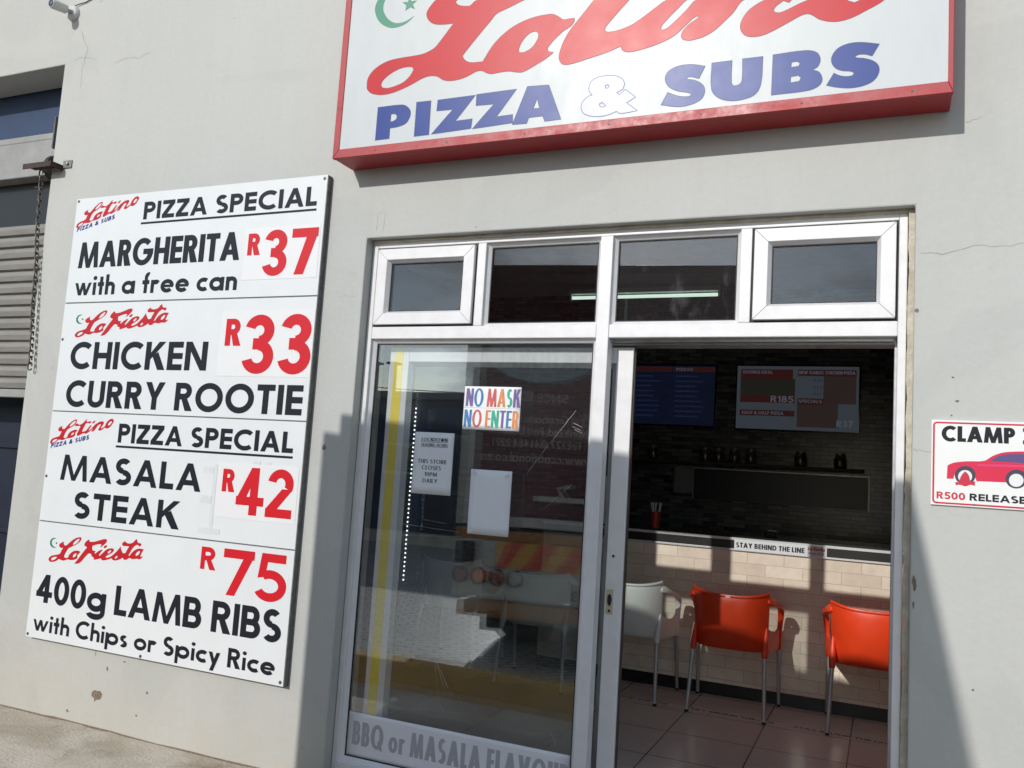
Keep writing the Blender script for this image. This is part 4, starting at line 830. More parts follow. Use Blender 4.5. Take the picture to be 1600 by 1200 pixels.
def sash(x0, x1, z0, z1):
    """top hung opening sash standing a little proud of its frame, mitred at the corners"""
    b = MB(); y0 = .044; fwid = .056
    o = [(x0, z0), (x1, z0), (x1, z1), (x0, z1)]; i_ = [(x0 + fwid, z0 + fwid), (x1 - fwid, z0 + fwid), (x1 - fwid, z1 - fwid), (x0 + fwid, z1 - fwid)]
    ii = [(x0 + fwid + .014, z0 + fwid + .014), (x1 - fwid - .014, z0 + fwid + .014), (x1 - fwid - .014, z1 - fwid - .014), (x0 + fwid + .014, z1 - fwid - .014)]
    g = .0006
    for k in range(4):
        j = (k + 1) % 4
        def sh(p, q, s):  # open a hairline at the mitre
            dx, dz = q[0] - p[0], q[1] - p[1]; l = math.hypot(dx, dz); return (p[0] + dx / l * s, p[1] + dz / l * s)
        a, b_ = sh(o[k], o[j], g), sh(o[j], o[k], g); d, c = sh(i_[k], i_[j], g), sh(i_[j], i_[k], g); f_, e = ii[k], ii[j]
        b.add([(a[0], y0, a[1]), (b_[0], y0, b_[1]), (c[0], y0, c[1]), (d[0], y0, d[1]), (e[0], y0 + .026, e[1]), (f_[0], y0 + .026, f_[1]), (a[0], .092, a[1]), (b_[0], .092, b_[1]), (e[0], .092, e[1]), (f_[0], .092, f_[1])],
              [(0, 1, 2, 3), (3, 2, 4, 5), (0, 6, 7, 1), (6, 9, 8, 7), (5, 4, 8, 9), (0, 3, 5, 9, 6), (1, 7, 8, 4, 2)])
    w = b.build('window_sash', ALU, bld, bevel=.002)
    q = fwid + .014
    k = MB(); gasket(k, x0 + q - .001, x1 - q + .001, z0 + q - .001, z1 - q + .001, .0705, .0765, .005); k.build('gasket', RUBBER, w)
    p = MB(); p.box(x0 + q - .006, x1 - q + .006, .078, .083, z0 + q - .006, z1 - q + .006); p.build('pane', GLASS, w)
    k2 = MB(); gasket(k2, x0 - .009, x1 + .009, z0 - .009, z1 + .009, .066, .10, .0085); k2.build('weather_seal', RUBBER, w)
    return w
sash(-2.406, -1.852, 2.262, 2.654)
sash(-.520, .032, 2.262, 2.654)

# ragged caulk and old paint between the frame and the plaster
def caulk(x0, x1, z0, z1, vertical=True):
    mb = MB(); n = 120 if vertical else 90; pts = []
    for i in range(n + 1):
        t = i / n
        if vertical: pts.append((x0 + noise.noise((t * 26, 1.3, 0)) * .005 + noise.noise((t * 90, 4, 0)) * .003, x1, z0 + (z1 - z0) * t))
        else: pts.append((z0 + noise.noise((t * 26, 7.3, 0)) * .004, z1, x0 + (x1 - x0) * t))
    vs = []
    for a, b_, c in pts:
        y = .040 + noise.noise((c * 9, 3, 1)) * .006
        vs += ([(a, y, c), (b_, y + .004, c), (b_, .075, c), (a, .075, c)] if vertical else [(c, y, a), (c, y + .004, b_), (c, .075, b_), (c, .075, a)])
    fs = []
    for i in range(n):
        for k in range(4): fs.append((i * 4 + k, i * 4 + (k + 1) % 4, i * 4 + 4 + (k + 1) % 4, i * 4 + 4 + k))
    mb.add(vs, fs); return mb.build('caulk_strip', CAULK, bld)
caulk(.076, .0985, .02, 2.703)
caulk(-2.456, .0985, 2.6915, 2.7035, False)

# --- sliding door leaf behind the fixed pane, slid open to the left
lf = MB(); LY0, LY1 = .152, .192
LX0, LX1, LZ0, LZ1 = -2.352, -1.056, .066, 2.160
lf.box(LX0, LX0 + .112, LY0, LY1, LZ0, LZ1); lf.box(LX1 - .080, LX1, LY0, LY1, LZ0, LZ1)
lf.box(LX0 + .112, LX1 - .080, LY0, LY1, 2.086, LZ1); lf.box(LX0 + .112, LX1 - .080, LY0, LY1, LZ0, .19)
leaf = lf.build('sliding_door', ALU, bld, bevel=.003)
b2 = MB(); beads(b2, LX0 + .112, LX1 - .080, .19, 2.086, LY0 + .002, LY0 + .020, .022); b2.build('glazing_bead', ALU_GREY, leaf)
gp = MB(); gp.box(LX0 + .13, LX1 - .10, LY0 + .022, LY0 + .027, .205, 2.07); gp.build('pane', GLASS_LEAF, leaf)
ys_ = MB(); ys_.box(LX0 + .026, LX0 + .078, LY0 - .0012, LY0 - .0002, LZ0 + .01, LZ1 - .004); ys_.build('yellow_strip', YELLOW, leaf)
lk = MB(); lk.box(-1.128, -1.096, LY0 - .0015, LY0 - .0002, .955, 1.065); lk.build('lock_plate', mat('worn_lock_plate', (.62, .56, .36), .5, var=.4, scale=60), leaf)
for kx, kz, rx, rz_ in ((-1.112, 1.018, .010, .026), (-1.111, .970, .006, .006), (-1.104, 1.212, .006, .006)):
    kh = MB(); kh.prism([(kx + rx * math.cos(a), kz + rz_ * math.sin(a)) for a in [k * 6.2832 / 18 for k in range(18)]], LY0 - .003, LY0 - .0005); kh.build('keyhole', RUBBER, leaf)
brs = MB(); brs.box(LX1 + .0005, LX1 + .008, LY0 + .012, LY1 - .012, LZ0, LZ1); brs.build('brush_seal', mat('seal_brush', (.07, .055, .045), .9), leaf)

# scratches in the fixed pane
SCR = mat('glass_scratch', (.50, .47, .44), .6)
for (a, b_, w) in [((-1.30, 1.86), (-1.42, 1.70), .0022), ((-1.43, 1.69), (-1.53, 1.55), .0022), ((-1.30, 1.52), (-1.43, 1.40), .0016),
                   ((-2.03, .94), (-1.955, .66), .0026), ((-1.985, .99), (-1.945, .68), .0022), ((-1.955, 1.0), (-1.94, .67), .0020), ((-1.94, 1.03), (-1.932, .66), .0016), ((-1.925, 1.02), (-1.935, .74), .0014),
                   ((-1.945, .66), (-1.84, .50), .0028), ((-1.935, .64), (-1.86, .49), .002), ((-1.94, .63), (-1.90, .46), .002), ((-1.90, .45), (-1.86, .40), .002), ((-1.80, .50), (-1.77, .45), .002),
                   ((-1.30, .89), (-1.285, .80), .0022), ((-1.285, .80), (-1.29, .73), .0018), ((-1.30, .68), (-1.275, .60), .0018), ((-1.335, .42), (-1.30, .355), .0026),
                   ((-2.06, 1.30), (-1.93, 1.29), .0016), ((-2.20, 1.27), (-1.86, 1.255), .0018), ((-2.28, 1.21), (-1.84, 1.235), .0014), ((-2.04, 1.10), (-2.035, .90), .0016), ((-1.97, 1.10), (-1.965, 1.05), .0016),
                   ((-1.31, 1.80), (-1.265, 1.78), .003), ((-1.315, 1.785), (-1.27, 1.765), .003), ((-1.305, 1.77), (-1.265, 1.755), .0025)]:
    sc_ = MB(); ribbon(sc_, [a, b_], w * .6, w * .35, y=.0990, jit=.0012); sc_.build('scratch', SCR, big_pane, recalc=False)
# ------------------------------------------------------------------ big illuminated sign box over the door
SX0, SX1, SZ0, SZ1 = -2.574, .214, 3.070, 4.34
sg = empty('shop_sign', (0, 0, 0), 'big red framed sign box with red script and PIZZA & SUBS above the door', 'sign')
b = MB(); b.box(SX0, SX1, -.158, -.002, SZ0 + .002, SZ1); b.build('sign_box', SIGN_RED, sg, bevel=.004)
# angled lip all round the face, mitred
lip = MB()
yo, yi = -.160, -.184
o = [(SX0 - .002, SZ0), (SX1 + .002, SZ0), (SX1 + .002, SZ1), (SX0 - .002, SZ1)]
wL, wB = .034, .046
i_ = [(SX0 + wL, SZ0 + wB), (SX1 - wL * .5, SZ0 + wB), (SX1 - wL * .5, SZ1 - wB), (SX0 + wL, SZ1 - wB)]
for k in range(4):
    j = (k + 1) % 4
    a, b_, c, d = o[k], o[j], i_[j], i_[k]
    lip.add([(a[0], yi, a[1]), (b_[0], yi, b_[1]), (c[0], yi, c[1]), (d[0], yi, d[1]), (a[0], yo, a[1]), (b_[0], yo, b_[1]), (c[0], yo, c[1]), (d[0], yo, d[1])],
            [(0, 1, 2, 3), (0, 4, 5, 1), (3, 2, 6, 7), (4, 7, 6, 5), (0, 3, 7, 4), (1, 5, 6, 2)])
lipo = lip.build('sign_frame', SIGN_RED, sg, bevel=.0025)
fc = MB(); fc.box(SX0 + wL - .004, SX1 - wL * .5 + .004, -.179, -.1602, SZ0 + wB - .004, SZ1 - wB + .004); fc.build('sign_face', SIGN_WHITE, sg)
for k in range(7):
    rv = MB(); x = SX0 + .25 + k * .40; rv.tube([(x, -.1838, SZ0 + .022), (x, -.186, SZ0 + .022)], .004, 8); rv.build('rivet', DARK_STEEL, sg)
for nm_, g_, m_ in (('edge_line', BIG_SCRIPT, EDGE_RED), ('edge_line', BIG_WORD, EDGE_BLUE), ('edge_line', BIG_AMP, EDGE_GREY), ('edge_line', BIG_WORD2, EDGE_BLUE)):
    outline_shapes(nm_, g_, -.1799, m_, sg, .0036 if m_ is EDGE_GREY else .0022)
flat_shapes('script_logo', BIG_SCRIPT, -.1800, VINYL_RED, sg)
flat_shapes('lettering', BIG_WORD, -.1800, VINYL_BLUE, sg)
flat_shapes('ampersand', BIG_AMP, -.1800, VINYL_PALE, sg)
flat_shapes('lettering', BIG_WORD2, -.1800, VINYL_BLUE, sg)
flat_shapes('crescent_emblem', BIG_CRESCENT, -.1800, VINYL_GREEN, sg)

# ------------------------------------------------------------------ menu board on the wall
mbd = empty('menu_board', (0, 0, 0), 'tall white price board on the grey wall with four specials in black and red', 'price board')
PX0, PX1 = -4.562, -2.706
bb = MB(); bb.box(PX0 + .004, PX1 - .002, -.0325, -.001, .432, 3.050); bb.build('backing_board', DARK_STEEL, mbd, bevel=.002)
ed = MB(); ed.box(PX1 - .0018, PX1 + .006, -.034, -.001, .428, 3.048); ed.build('edge_trim', DARK_STEEL, mbd)
PY = -.0352
def panel(z0, z1):
    m_ = MB(); m_.box(PX0, PX1, -.0350, -.0327, z0, z1); return m_.build('menu_panel', BOARD_WHITE, mbd)
p1 = panel(2.406, 3.052); p2 = panel(1.751, 2.398); p3 = panel(1.101, 1.744); p4 = panel(.430, 1.094)
T = dict(stem=.20, gap=.085)
def patch(x0, x1, z0, z1, par, m_=BOARD_PATCH):
    q = MB(); q.box(x0, x1, PY - .0012, PY + .0001, z0, z1); return q.build('price_patch', m_, par)
def rule(x0, x1, z, par, w=.012):
    q = MB(); q.box(x0, x1, PY - .0006, PY + .0001, z - w / 2, z + w / 2); q.build('underline', INK, par)
def txt(s, x0, x1, z0, cap, par, m_=None, stem=.20, gap=.085, dy=0, **k):
    return lettering(s, x0, x1, z0, cap, PY - .0002 - dy, m_ or INK, par, stem=stem, gap=gap, **k)
def shifted(groups, dx, dz, k=1.0, ax=0, az=0):
    return [[[(ax + (x - ax) * k + dx, az + (z - az) * k + dz) for x, z in l] for l in g] for g in groups]
def latino_logo(par, dx, dz):
    flat_shapes('script_logo', shifted(SMALL_SCRIPT, dx, dz), PY - .0003, VINYL_RED, par)
    lettering('PIZZA & SUBS', -4.540 + dx, -4.233 + dx, 1.524 + dz, .026, PY - .0003, VINYL_BLUE, par, stem=.30, gap=.14, rise=.215, slant=.12)
def fiesta_logo(par, dx, dz):
    flat_shapes('script_logo', shifted(FIESTA_SCRIPT, dx, dz), PY - .0003, VINYL_RED, par)
    flat_shapes('crescent_emblem', shifted(FIESTA_CRESCENT, dx, dz), PY - .0003, VINYL_GREEN, par)
# first panel
latino_logo(p1, .004, 1.318)
txt('PIZZA SPECIAL', -3.996, -2.762, 2.888, .106, p1, stem=.265)
rule(-4.009, -2.760, 2.866, p1)
txt('MARGHERITA', -4.489, -3.248, 2.615, .160, p1, stem=.235, gap=.055)
txt('with a free can', -4.494, -3.246, 2.447, .120, p1, stem=.235, gap=.085)
patch(-3.215, -2.722, 2.500, 2.786, p1)
txt('R', -3.195, -3.108, 2.636, .122, p1, PRICE_RED, stem=.255, dy=.0012)
txt('37', -3.084, -2.731, 2.519, .250, p1, PRICE_RED, stem=.22, gap=.07, dy=.0012)
# second panel
fiesta_logo(p2, .0, 1.322)
txt('CHICKEN', -4.462, -3.404, 2.002, .161, p2, stem=.245)
txt('CURRY ROOTIE', -4.462, -2.740, 1.777, .156, p2, stem=.245)
patch(-3.326, -2.707, 1.974, 2.330, p2)
txt('R', -3.290, -3.181, 2.139, .149, p2, PRICE_RED, stem=.255, dy=.0012)
txt('33', -3.161, -2.710, 1.991, .314, p2, PRICE_RED, stem=.215, gap=.07, dy=.0012)
# third panel
latino_logo(p3, 0, 0)
txt('PIZZA SPECIAL', -4.003, -2.773, 1.582, .109, p3, stem=.26)
rule(-4.012, -2.770, 1.560, p3)
txt('MASALA', -4.430, -3.357, 1.345, .149, p3, stem=.25)
txt('STEAK', -4.292, -3.486, 1.134, .151, p3, stem=.25)
patch(-3.250, -2.722, 1.224, 1.512, p3)
patch(-3.276, -3.253, 1.165, 1.50, p3, TAPE_CLEAR)
for q in ((-3.345, -3.278, 1.450, 1.484), (-3.35, -3.278, 1.290, 1.330), (-3.345, -3.20, 1.132, 1.160), (-3.02, -2.97, 1.515, 1.533), (-2.93, -2.90, 1.515, 1.528)):
    patch(*q, p3, TAPE_CLEAR)
txt('R', -3.212, -3.126, 1.359, .120, p3, PRICE_RED, stem=.255, dy=.0012)
txt('42', -3.111, -2.744, 1.248, .246, p3, PRICE_RED, stem=.215, gap=.05, dy=.0012)
# fourth panel
fiesta_logo(p4, .0, .0)
txt('R', -3.308, -3.204, .945, .117, p4, PRICE_RED, stem=.255)
txt('75', -3.155, -2.738, .830, .236, p4, PRICE_RED, stem=.215, gap=.05)
txt('400g LAMB RIBS', -4.515, -2.745, .634, .160, p4, stem=.235, gap=.06)
txt('with Chips or Spicy Rice', -4.512, -2.763, .472, .098, p4, stem=.24, gap=.08)
for x, z in [(PX0 + .016, z) for z in (.446, 1.36, 2.18, 3.036)] + [(PX1 - .018, z) for z in (.448, 3.032)]:
    s_ = MB(); s_.lathe([(.0, .003), (.008, .002), (.009, 0)], n=12)
    so = s_.build('screw', SCREW, mbd); so.matrix_local = Matrix.Translation((x, PY - .0002, z)) @ Matrix.Rotation(R(90), 4, 'X')
for x in (-3.66,):
    s_ = MB(); s_.lathe([(.0, .003), (.008, .002), (.009, 0)], n=12)
    so = s_.build('screw', SCREW, mbd); so.matrix_local = Matrix.Translation((x, PY - .0002, .442)) @ Matrix.Rotation(R(90), 4, 'X')

# ------------------------------------------------------------------ wheel clamp warning sign right of the door
cs = empty('clamping_sign', (0, 0, 0), 'white CLAMP warning sign with a red car picture, right of the shop door', 'sign')
CX0, CX1, CZ0, CZ1 = .1643, .790, 1.5370, 1.8565
q = MB(); q.box(CX0, CX1, -.010, -.0005, CZ0, CZ1); q.build('sign_plate', mat('clamp_sign_white', (.78, .79, .78), .35, var=.04), cs, bevel=.0012)
def ring_border(x0, x1, z0, z1, w, r, y, m_, par):
    def rr(x0, x1, z0, z1, r):
        out = []
        for cx, cz, a0 in ((x1 - r, z1 - r, 0), (x0 + r, z1 - r, 90), (x0 + r, z0 + r, 180), (x1 - r, z0 + r, 270)):
            for k in range(7): out.append((cx + r * math.cos(R(a0 + 15 * k)), cz + r * math.sin(R(a0 + 15 * k))))
        return out
    A_, B_ = rr(x0, x1, z0, z1, r), rr(x0 + w, x1 - w, z0 + w, z1 - w, r * .6); n = len(A_)
    k = MB(); k.add([(p[0], y, p[1]) for p in A_ + B_], [(i, (i + 1) % n, n + (i + 1) % n, n + i) for i in range(n)])
    k.build('border', m_, par, recalc=False)
CY = -.0103
CLR = mat('clamp_red', (.56, .020, .055), .35, var=.06)
ring_border(CX0 + .005, CX1 - .005, CZ0 + .005, CZ1 - .007, .0065, .014, CY, CLR, cs)
lettering('CLAMP', .1985, .4392, 1.7765, .0585, CY, INK, cs, stem=.27, gap=.05)
lettering('ZONE', .4640, .7200, 1.7765, .0585, CY, INK, cs, stem=.27, gap=.07)
lettering('R500', .1838, .2790, 1.5605, .0265, CY, CLR, cs, stem=.25, gap=.07)
lettering('RELEASE FEE', .2935, .556, 1.5605, .0262, CY, INK, cs, stem=.27, gap=.07)
CARM = {'body': mat('printed_car_red', (.62, .012, .060), .35), 'shade': mat('printed_car_pink', (.66, .04, .16), .35), 'glass': mat('printed_car_window', (.085, .065, .19), .35),
        'wheel': mat('printed_tyre', (.050, .040, .075), .35), 'rim': mat('printed_rim', (.72, .73, .74), .35), 'clamp': CLR}
cp = MB(); ms = []
pic = empty_pic = None
for i, k in enumerate(('body', 'shade', 'glass', 'wheel', 'rim', 'clamp')):
    cp.m = i; ms.append(CARM[k])
    pts = smooth_loop(CAR[k], 3)
    tri = tessellate_polygon([[Vector((p.x, p.y, 0)) for p in pts]])
    cp.add([(p.x, CY - .00004 * i, p.y) for p in pts], [tuple(t) for t in tri])
    if k in ('wheel', 'rim'):   # the far wheel
        cp.add([(p.x + .165, CY - .00004 * i, p.y - .004) for p in pts], [tuple(t) for t in tri])
cp.build('car_picture', ms, cs, recalc=False)
for x in (CX0 + .021, CX0 + .145, CX1 - .02):
    s_ = MB(); s_.lathe([(.0, .002), (.003, .0015), (.0035, 0)], n=10)
    so = s_.build('screw', SCREW, cs); so.matrix_local = Matrix.Translation((x, CY - .0001, CZ0 + .009)) @ Matrix.Rotation(R(90), 4, 'X')

# ------------------------------------------------------------------ papers stuck on the fixed pane (its outer face is at y = .0995)
def paper(name, x0, x1, z0, z1, y, m_, skew=0.0, curl=.0, n=8, label=None, cat='notice'):
    mb = MB(); vs = []
    for j in range(n + 1):
        for i in range(n + 1):
            u, v = i / n, j / n
            yy = y + curl * (noise.noise((x0 + u * 1.7, v * 1.9, z0)) + .6) * (abs(u - .5) + abs(v - .5)) * .5
            vs.append((x0 + (x1 - x0) * u + skew * v, yy, z0 + (z1 - z0) * v))
    f = [(j * (n + 1) + i, j * (n + 1) + i + 1, (j + 1) * (n + 1) + i + 1, (j + 1) * (n + 1) + i) for j in range(n) for i in range(n)]
    mb.add(vs, f); o = mb.build(name, m_, smooth=True, recalc=False)
    s = o.modifiers.new('thick', 'SOLIDIFY'); s.thickness = .0003; s.offset = 1
    return tag(o, label, cat)
GY = .0985
n1 = paper('mask_notice', -1.880, -1.580, 1.750, 1.960, GY, PAPER, label='hand coloured NO MASK NO ENTER paper sign stuck on the shop glass', cat='paper sign')
cyc = ['purple', 'blue', 'red', 'red', 'orange', 'green', 'purple']
def felt(s, cols, x0, x1, z0, cap, gap=.16):
    ks = []; ci = 0
    for ch in s:
        ks.append(0 if ch == ' ' else list(MARK).index(cols[ci])); ci += ch != ' '
    return lettering(s, x0, x1, z0, cap, GY - .0007, list(MARK.values()), n1, stem=.155, thin=.11, gap=gap, letter_mats=ks, slant=.02)
felt('NO MASK', ['purple', 'blue', 'red', 'orange', 'green', 'purple'], -1.870, -1.582, 1.862, .088, .07)
felt('NO ENTER', ['blue', 'red', 'orange', 'green', 'purple', 'blue', 'orange'], -1.874, -1.584, 1.762, .084, .07)
q = MB(); q.box(-1.878, -1.582, GY - .0009, GY - .0004, 1.8555, 1.8572); q.build('fold_line', mat('fold_grey', (.45, .45, .46), .8), n1)
n2 = paper('hours_notice', -2.138, -1.920, 1.424, 1.727, GY, PAPER_BLUE, label='LOCKDOWN TRADING HOURS paper notice stuck on the left part of the shop glass')
NT = [('LOCKDOWN', -2.100, -1.955, 1.683, .0175), ('TRADING HOURS', -2.102, -1.952, 1.659, .0130), ('THIS STORE', -2.113, -1.952, 1.575, .0190), ('CLOSES', -2.088, -1.981, 1.544, .0190), ('10PM', -2.070, -2.000, 1.512, .0190), ('DAILY', -2.078, -1.996, 1.480, .0190)]
for s, a, b_, z, c in NT: lettering(s, a, b_, z, c, GY - .0007, INK, n2, stem=.21, thin=.10, gap=.14, serif=True)
for a, b_, z in ((-2.102, -1.953, 1.678), (-2.103, -1.951, 1.655)):
    q = MB(); q.box(a, b_, GY - .0009, GY - .0004, z, z + .0016); q.build('underline', INK, n2)
n3 = paper('blank_notice', -1.816, -1.601, 1.254, 1.560, GY, PAPER_BLUE, label='blank white paper sheet taped at its corners to the shop glass')
for (x, z, a) in ((-1.795, 1.540, 40), (-1.625, 1.535, -35), (-1.798, 1.272, -40), (-1.625, 1.274, 8)):
    q = MB(); q.box(-.013, .013, -.0004, .0002, -.009, .009); t_ = q.build('tape_piece', TAPE_CLEAR, n3); t_.matrix_local = Matrix.Translation((x, GY - .0008, z)) @ Matrix.Rotation(R(a), 4, 'Y')
BY = .0975
n4 = paper('flavour_banner', -2.418, -1.236, .128, .338, BY, BANNER, n=10, label='pale strip reading BBQ or MASALA FLAVOUR along the bottom of the shop glass', cat='banner')
lettering('BBQ or MASALA FLAVOUR', -2.365, -1.235,   .185, .112, BY - .0007, BANNER_INK, n4, stem=.19, gap=.09)

# LED strip hanging behind the glass
led = empty('led_strip', (0, 0, 0), 'dotted strip of white LED lights hanging behind the left edge of the glass door', 'light strip')
q = MB(); q.box(-2.210, -2.198, .200, .203, .955, 1.93); q.build('strip_backing', mat('led_backing', (.015, .03, .028), .5), led)
LEDM = emit_mat('led_glow', (.92, 1, .97), 4.0)
d0 = None
for k in range(40):
    if d0 is None:
        q = MB(); q.lathe([(.0, .0040), (.0034, .0028), (.0042, 0)], n=10); d0 = q.build('diode', LEDM, led); o_ = d0
    else:
        o_ = d0.copy(); col.objects.link(o_); o_.parent = led
    o_.matrix_local = Matrix.Translation((-2.204, .1997, .985 + k * .0222)) @ Matrix.Rotation(R(90), 4, 'X')

# ------------------------------------------------------------------ CCTV camera high on the wall
cc = empty('security_camera', (-4.838, 0, 4.316), 'small white bullet security camera on a round bracket above the shutter bay', 'camera')
q = MB(); q.lathe([(.0, .026), (.040, .026), (.048, .018), (.050, 0)], n=28); bo = q.build('mount_plate', CAM_WHITE, cc, smooth=True); bo.rotation_euler = (R(90), 0, 0)
q = MB(); q.tube([(0, -.02, 0), (-.002, -.045, .0), (-.008, -.068, -.002)], [.015, .013, .016], 14); q.build('bracket_arm', mat('camera_arm_grey', (.34, .34, .34), .45), cc, smooth=True)
q = MB(); q.tube([(0, 0, .085), (0, 0, .080), (0, 0, -.01), (0, 0, -.05), (0, 0, -.062)], [.020, .040, .044, .044, .040], 28); bod = q.build('camera_body', CAM_WHITE, cc, smooth=True)
dirn = Vector((-.10, -1, -.10)).normalized()
bod.matrix_local = Matrix.Translation((-.014, -.112, -.002)) @ (-dirn).to_track_quat('Z', 'Y').to_matrix().to_4x4() @ Matrix.Scale(.70, 4)
q = MB(); q.lathe([(.0, -.0605), (.034, -.0630), (.034, -.0645), (.0, -.0645)], n=24); q.build('lens_window', LENS, bod, smooth=True)
q = MB(); q.lathe([(.0, -.066), (.012, -.0665), (.015, -.0645), (.0, -.0642)], n=18); q.build('lens', mat('lens_grey', (.12, .12, .13), .2), bod, smooth=True)
q = MB(); q.tube([(.01, -.012, .048), (.05, -.008, .056), (.10, -.006, .060), (.20, -.005, .088), (.27, -.005, .10)], .003, 8); q.build('cable', RUBBER, cc, smooth=True)

# ------------------------------------------------------------------ chain wheel of the roller shutter
pl = empty('shutter_chain', (0, 0, 0), 'rusty bracket, wheel and hanging chain at the edge of the roller shutter bay', 'hoist chain')
WX, WZ = -4.985, 3.335
q = MB(); q.box(-5.02, -4.765, -.085, -.002, 3.285, 3.297); q.box(-5.02, -4.765, -.091, -.085, 3.262, 3.297); q.box(-4.771, -4.765, -.085, -.002, 3.262, 3.285); q.build('bracket', RUST, pl, bevel=.002)
q = MB(); q.box(-4.765, -4.690, -.008, -.001, 3.275, 3.325); q.build('fixing_tab', mat('grey_zinc_tab', (.22, .22, .21), .5, metal=.4, var=.3), pl, bevel=.002)
s_ = MB(); s_.lathe([(.0, .012), (.010, .010), (.012, 0)], n=6); so = s_.build('bolt', mat('bolt_steel', (.28, .28, .27), .4, metal=.6), pl); so.matrix_local = Matrix.Translation((-4.722, -.0085, 3.302)) @ Matrix.Rotation(R(90), 4, 'X')
q = MB(); q.lathe([(.02, -.012), (.082, -.014), (.087, -.006), (.075, 0), (.087, .006), (.082, .014), (.02, .012)], n=40); wh = q.build('chain_wheel', CHAIN_STEEL, pl, smooth=True)
wh.matrix_local = Matrix.Translation((-4.97, .100, 3.325)) @ Matrix.Rotation(R(90), 4, 'Y') @ Matrix.Rotation(R(0), 4, 'X')
q = MB(); q.box(-4.915, -4.905, .01, .03, 3.43, 3.64); q.build('guide_rod', DARK_STEEL, pl)
def chain_link():
    mb = MB(); pts = []
    for k in range(17):
        a = k / 16 * 2 * math.pi; x, z = math.cos(a), math.sin(a)
        pts.append((.0115 * x, 0, .0125 * z + (.0115 if z > 0 else -.0115 if z < 0 else 0)))
    mb.tube(pts, .0042, 8, cap=False); return mb
l0 = None; top = 3.262; nlk = 33; pit = .0385
for k in range(nlk):
    if l0 is None: o_ = l0 = chain_link().build('chain_link', CHAIN_STEEL, pl, smooth=True)
    else: o_ = l0.copy(); col.objects.link(o_); o_.parent = pl
    o_.matrix_local = Matrix.Translation((-4.925 + (.0036 * k), -.03 + .003 * math.sin(k * .5), top - .015 - k * pit)) @ Matrix.Rotation(R(90 * (k % 2) + 20), 4, 'Z')
q = MB(); q.tube([(-4.965, -.03, 3.16), (-4.885, -.03, 3.15)], .006, 8); q.build('chain_hook', RUST, pl, smooth=True)
# ------------------------------------------------------------------ inside the shop
ct = empty('service_counter', (0, 0, 0), 'long shop counter faced with beige stone tiles under a black trim with two steel strips', 'counter')
CYF = 2.840
q = MB(); q.box(-2.48, 2.6, CYF, 3.36, .14, 1.092); q.build('tiled_front', TILE, ct)
q = MB(); q.box(-2.48, 2.6, CYF + .012, 3.36, .051, .139); q.build('skirting', SKIRT, ct)
q = MB(); q.box(-2.48, 2.6, CYF - .012, 3.36, 1.108, 1.166); q.build('trim_board', TRIM_DARK, ct)
STRIP = mat('polished_strip', (.80, .81, .82), .22, metal=.3)
for z0, z1 in ((1.093, 1.107), (1.167, 1.186)):
    q = MB(); q.box(-2.48, 2.6, CYF - .018, 3.362, z0, z1); q.build('steel_strip', STRIP, ct, bevel=.002)
q = MB(); q.box(-2.48, 2.6, CYF + .02, 3.42, 1.187, 1.200); q.build('countertop', BLACK_GLOSS, ct)

stk = empty('line_sticker', (0, 0, 0), 'white STAY BEHIND THE LINE sticker on the black trim of the counter', 'sticker')
q = MB(); q.box(-.985, -.352, CYF - .0208, CYF - .0188, 1.098, 1.174); q.build('sticker_sheet', PAPER, stk)
lettering('STAY BEHIND THE LINE', -.972, -.500, 1.118, .036, CYF - .0210, INK, stk, stem=.25, gap=.08)
lettering('La Fiesta', -.480, -.368, 1.142, .024, CYF - .0210, VINYL_RED, stk, name='logo_text', stem=.24, gap=.05, slant=.3)
lettering('THE BIG TASTE', -.478, -.372, 1.118, .010, CYF - .0210, INK, stk, stem=.22, gap=.1)

tp = empty('floor_tape', (0, 0, 0), 'strip of tape on the shop floor printed STAY BEHIND THE LINE over and over', 'floor tape')
q = MB(); q.box(-3.4, 2.0, -.026, .026, 0, .0006); ts = q.build('tape', mat('floor_tape_beige', (.88, .78, .70), .5, var=.25, scale=25), tp)
tp.location = (0, 2.325, .0505); tp.rotation_euler = (0, 0, R(-2.1))
x = -3.3
FT = mat('floor_tape_ink', (.035, .026, .022), .6)
while x < 1.6:
    for lt_ in lettering('STAY BEHIND THE LINE', x, x + .58, -.016, .032, 0, FT, tp, stem=.26, gap=.08):
        lt_.rotation_euler = (R(-90), 0, 0); lt_.location = (0, 0, .0010)
    x += .70

# menu screens on the back wall
def screen(x0, x1, z0, z1, label, glow, scr_m):
    e = empty('menu_screen', ((x0 + x1) / 2, 4.25, (z0 + z1) / 2), label, 'menu screen', 'menu screens on the back wall')
    w, h = (x1 - x0) / 2, (z1 - z0) / 2
    q = MB(); q.box(-w - .012, w + .012, .0, .05, -h - .012, h + .012); q.build('screen_casing', BLACK_GLOSS, e, bevel=.004)
    q = MB(); q.box(-w, w, -.004, -.0005, -h, h); q.build('display', scr_m, e)
    return e, w, h
SCR_BLUE = emit_mat('screen_blue', (.008, .013, .040), .30)
SCR_GREY = emit_mat('screen_grey', (.066, .084, .10), .42)
SCR_RED = emit_mat('screen_red', (.06, .014, .014), .36)
SCR_BROWN = emit_mat('screen_food', (.050, .034, .032), .38)
SCR_OLIVE = emit_mat('screen_olive', (.026, .026, .020), .38)
SCR_TXT = emit_mat('screen_text', (.10, .12, .15), .5)
SCR_DIM = emit_mat('screen_dim_text', (.025, .035, .09), .5)
def pane_on(e, x0, x1, z0, z1, m_, y=-.0046):
    q = MB(); q.box(x0, x1, y, y + .0004, z0, z1); return q.build('screen_panel', m_, e)
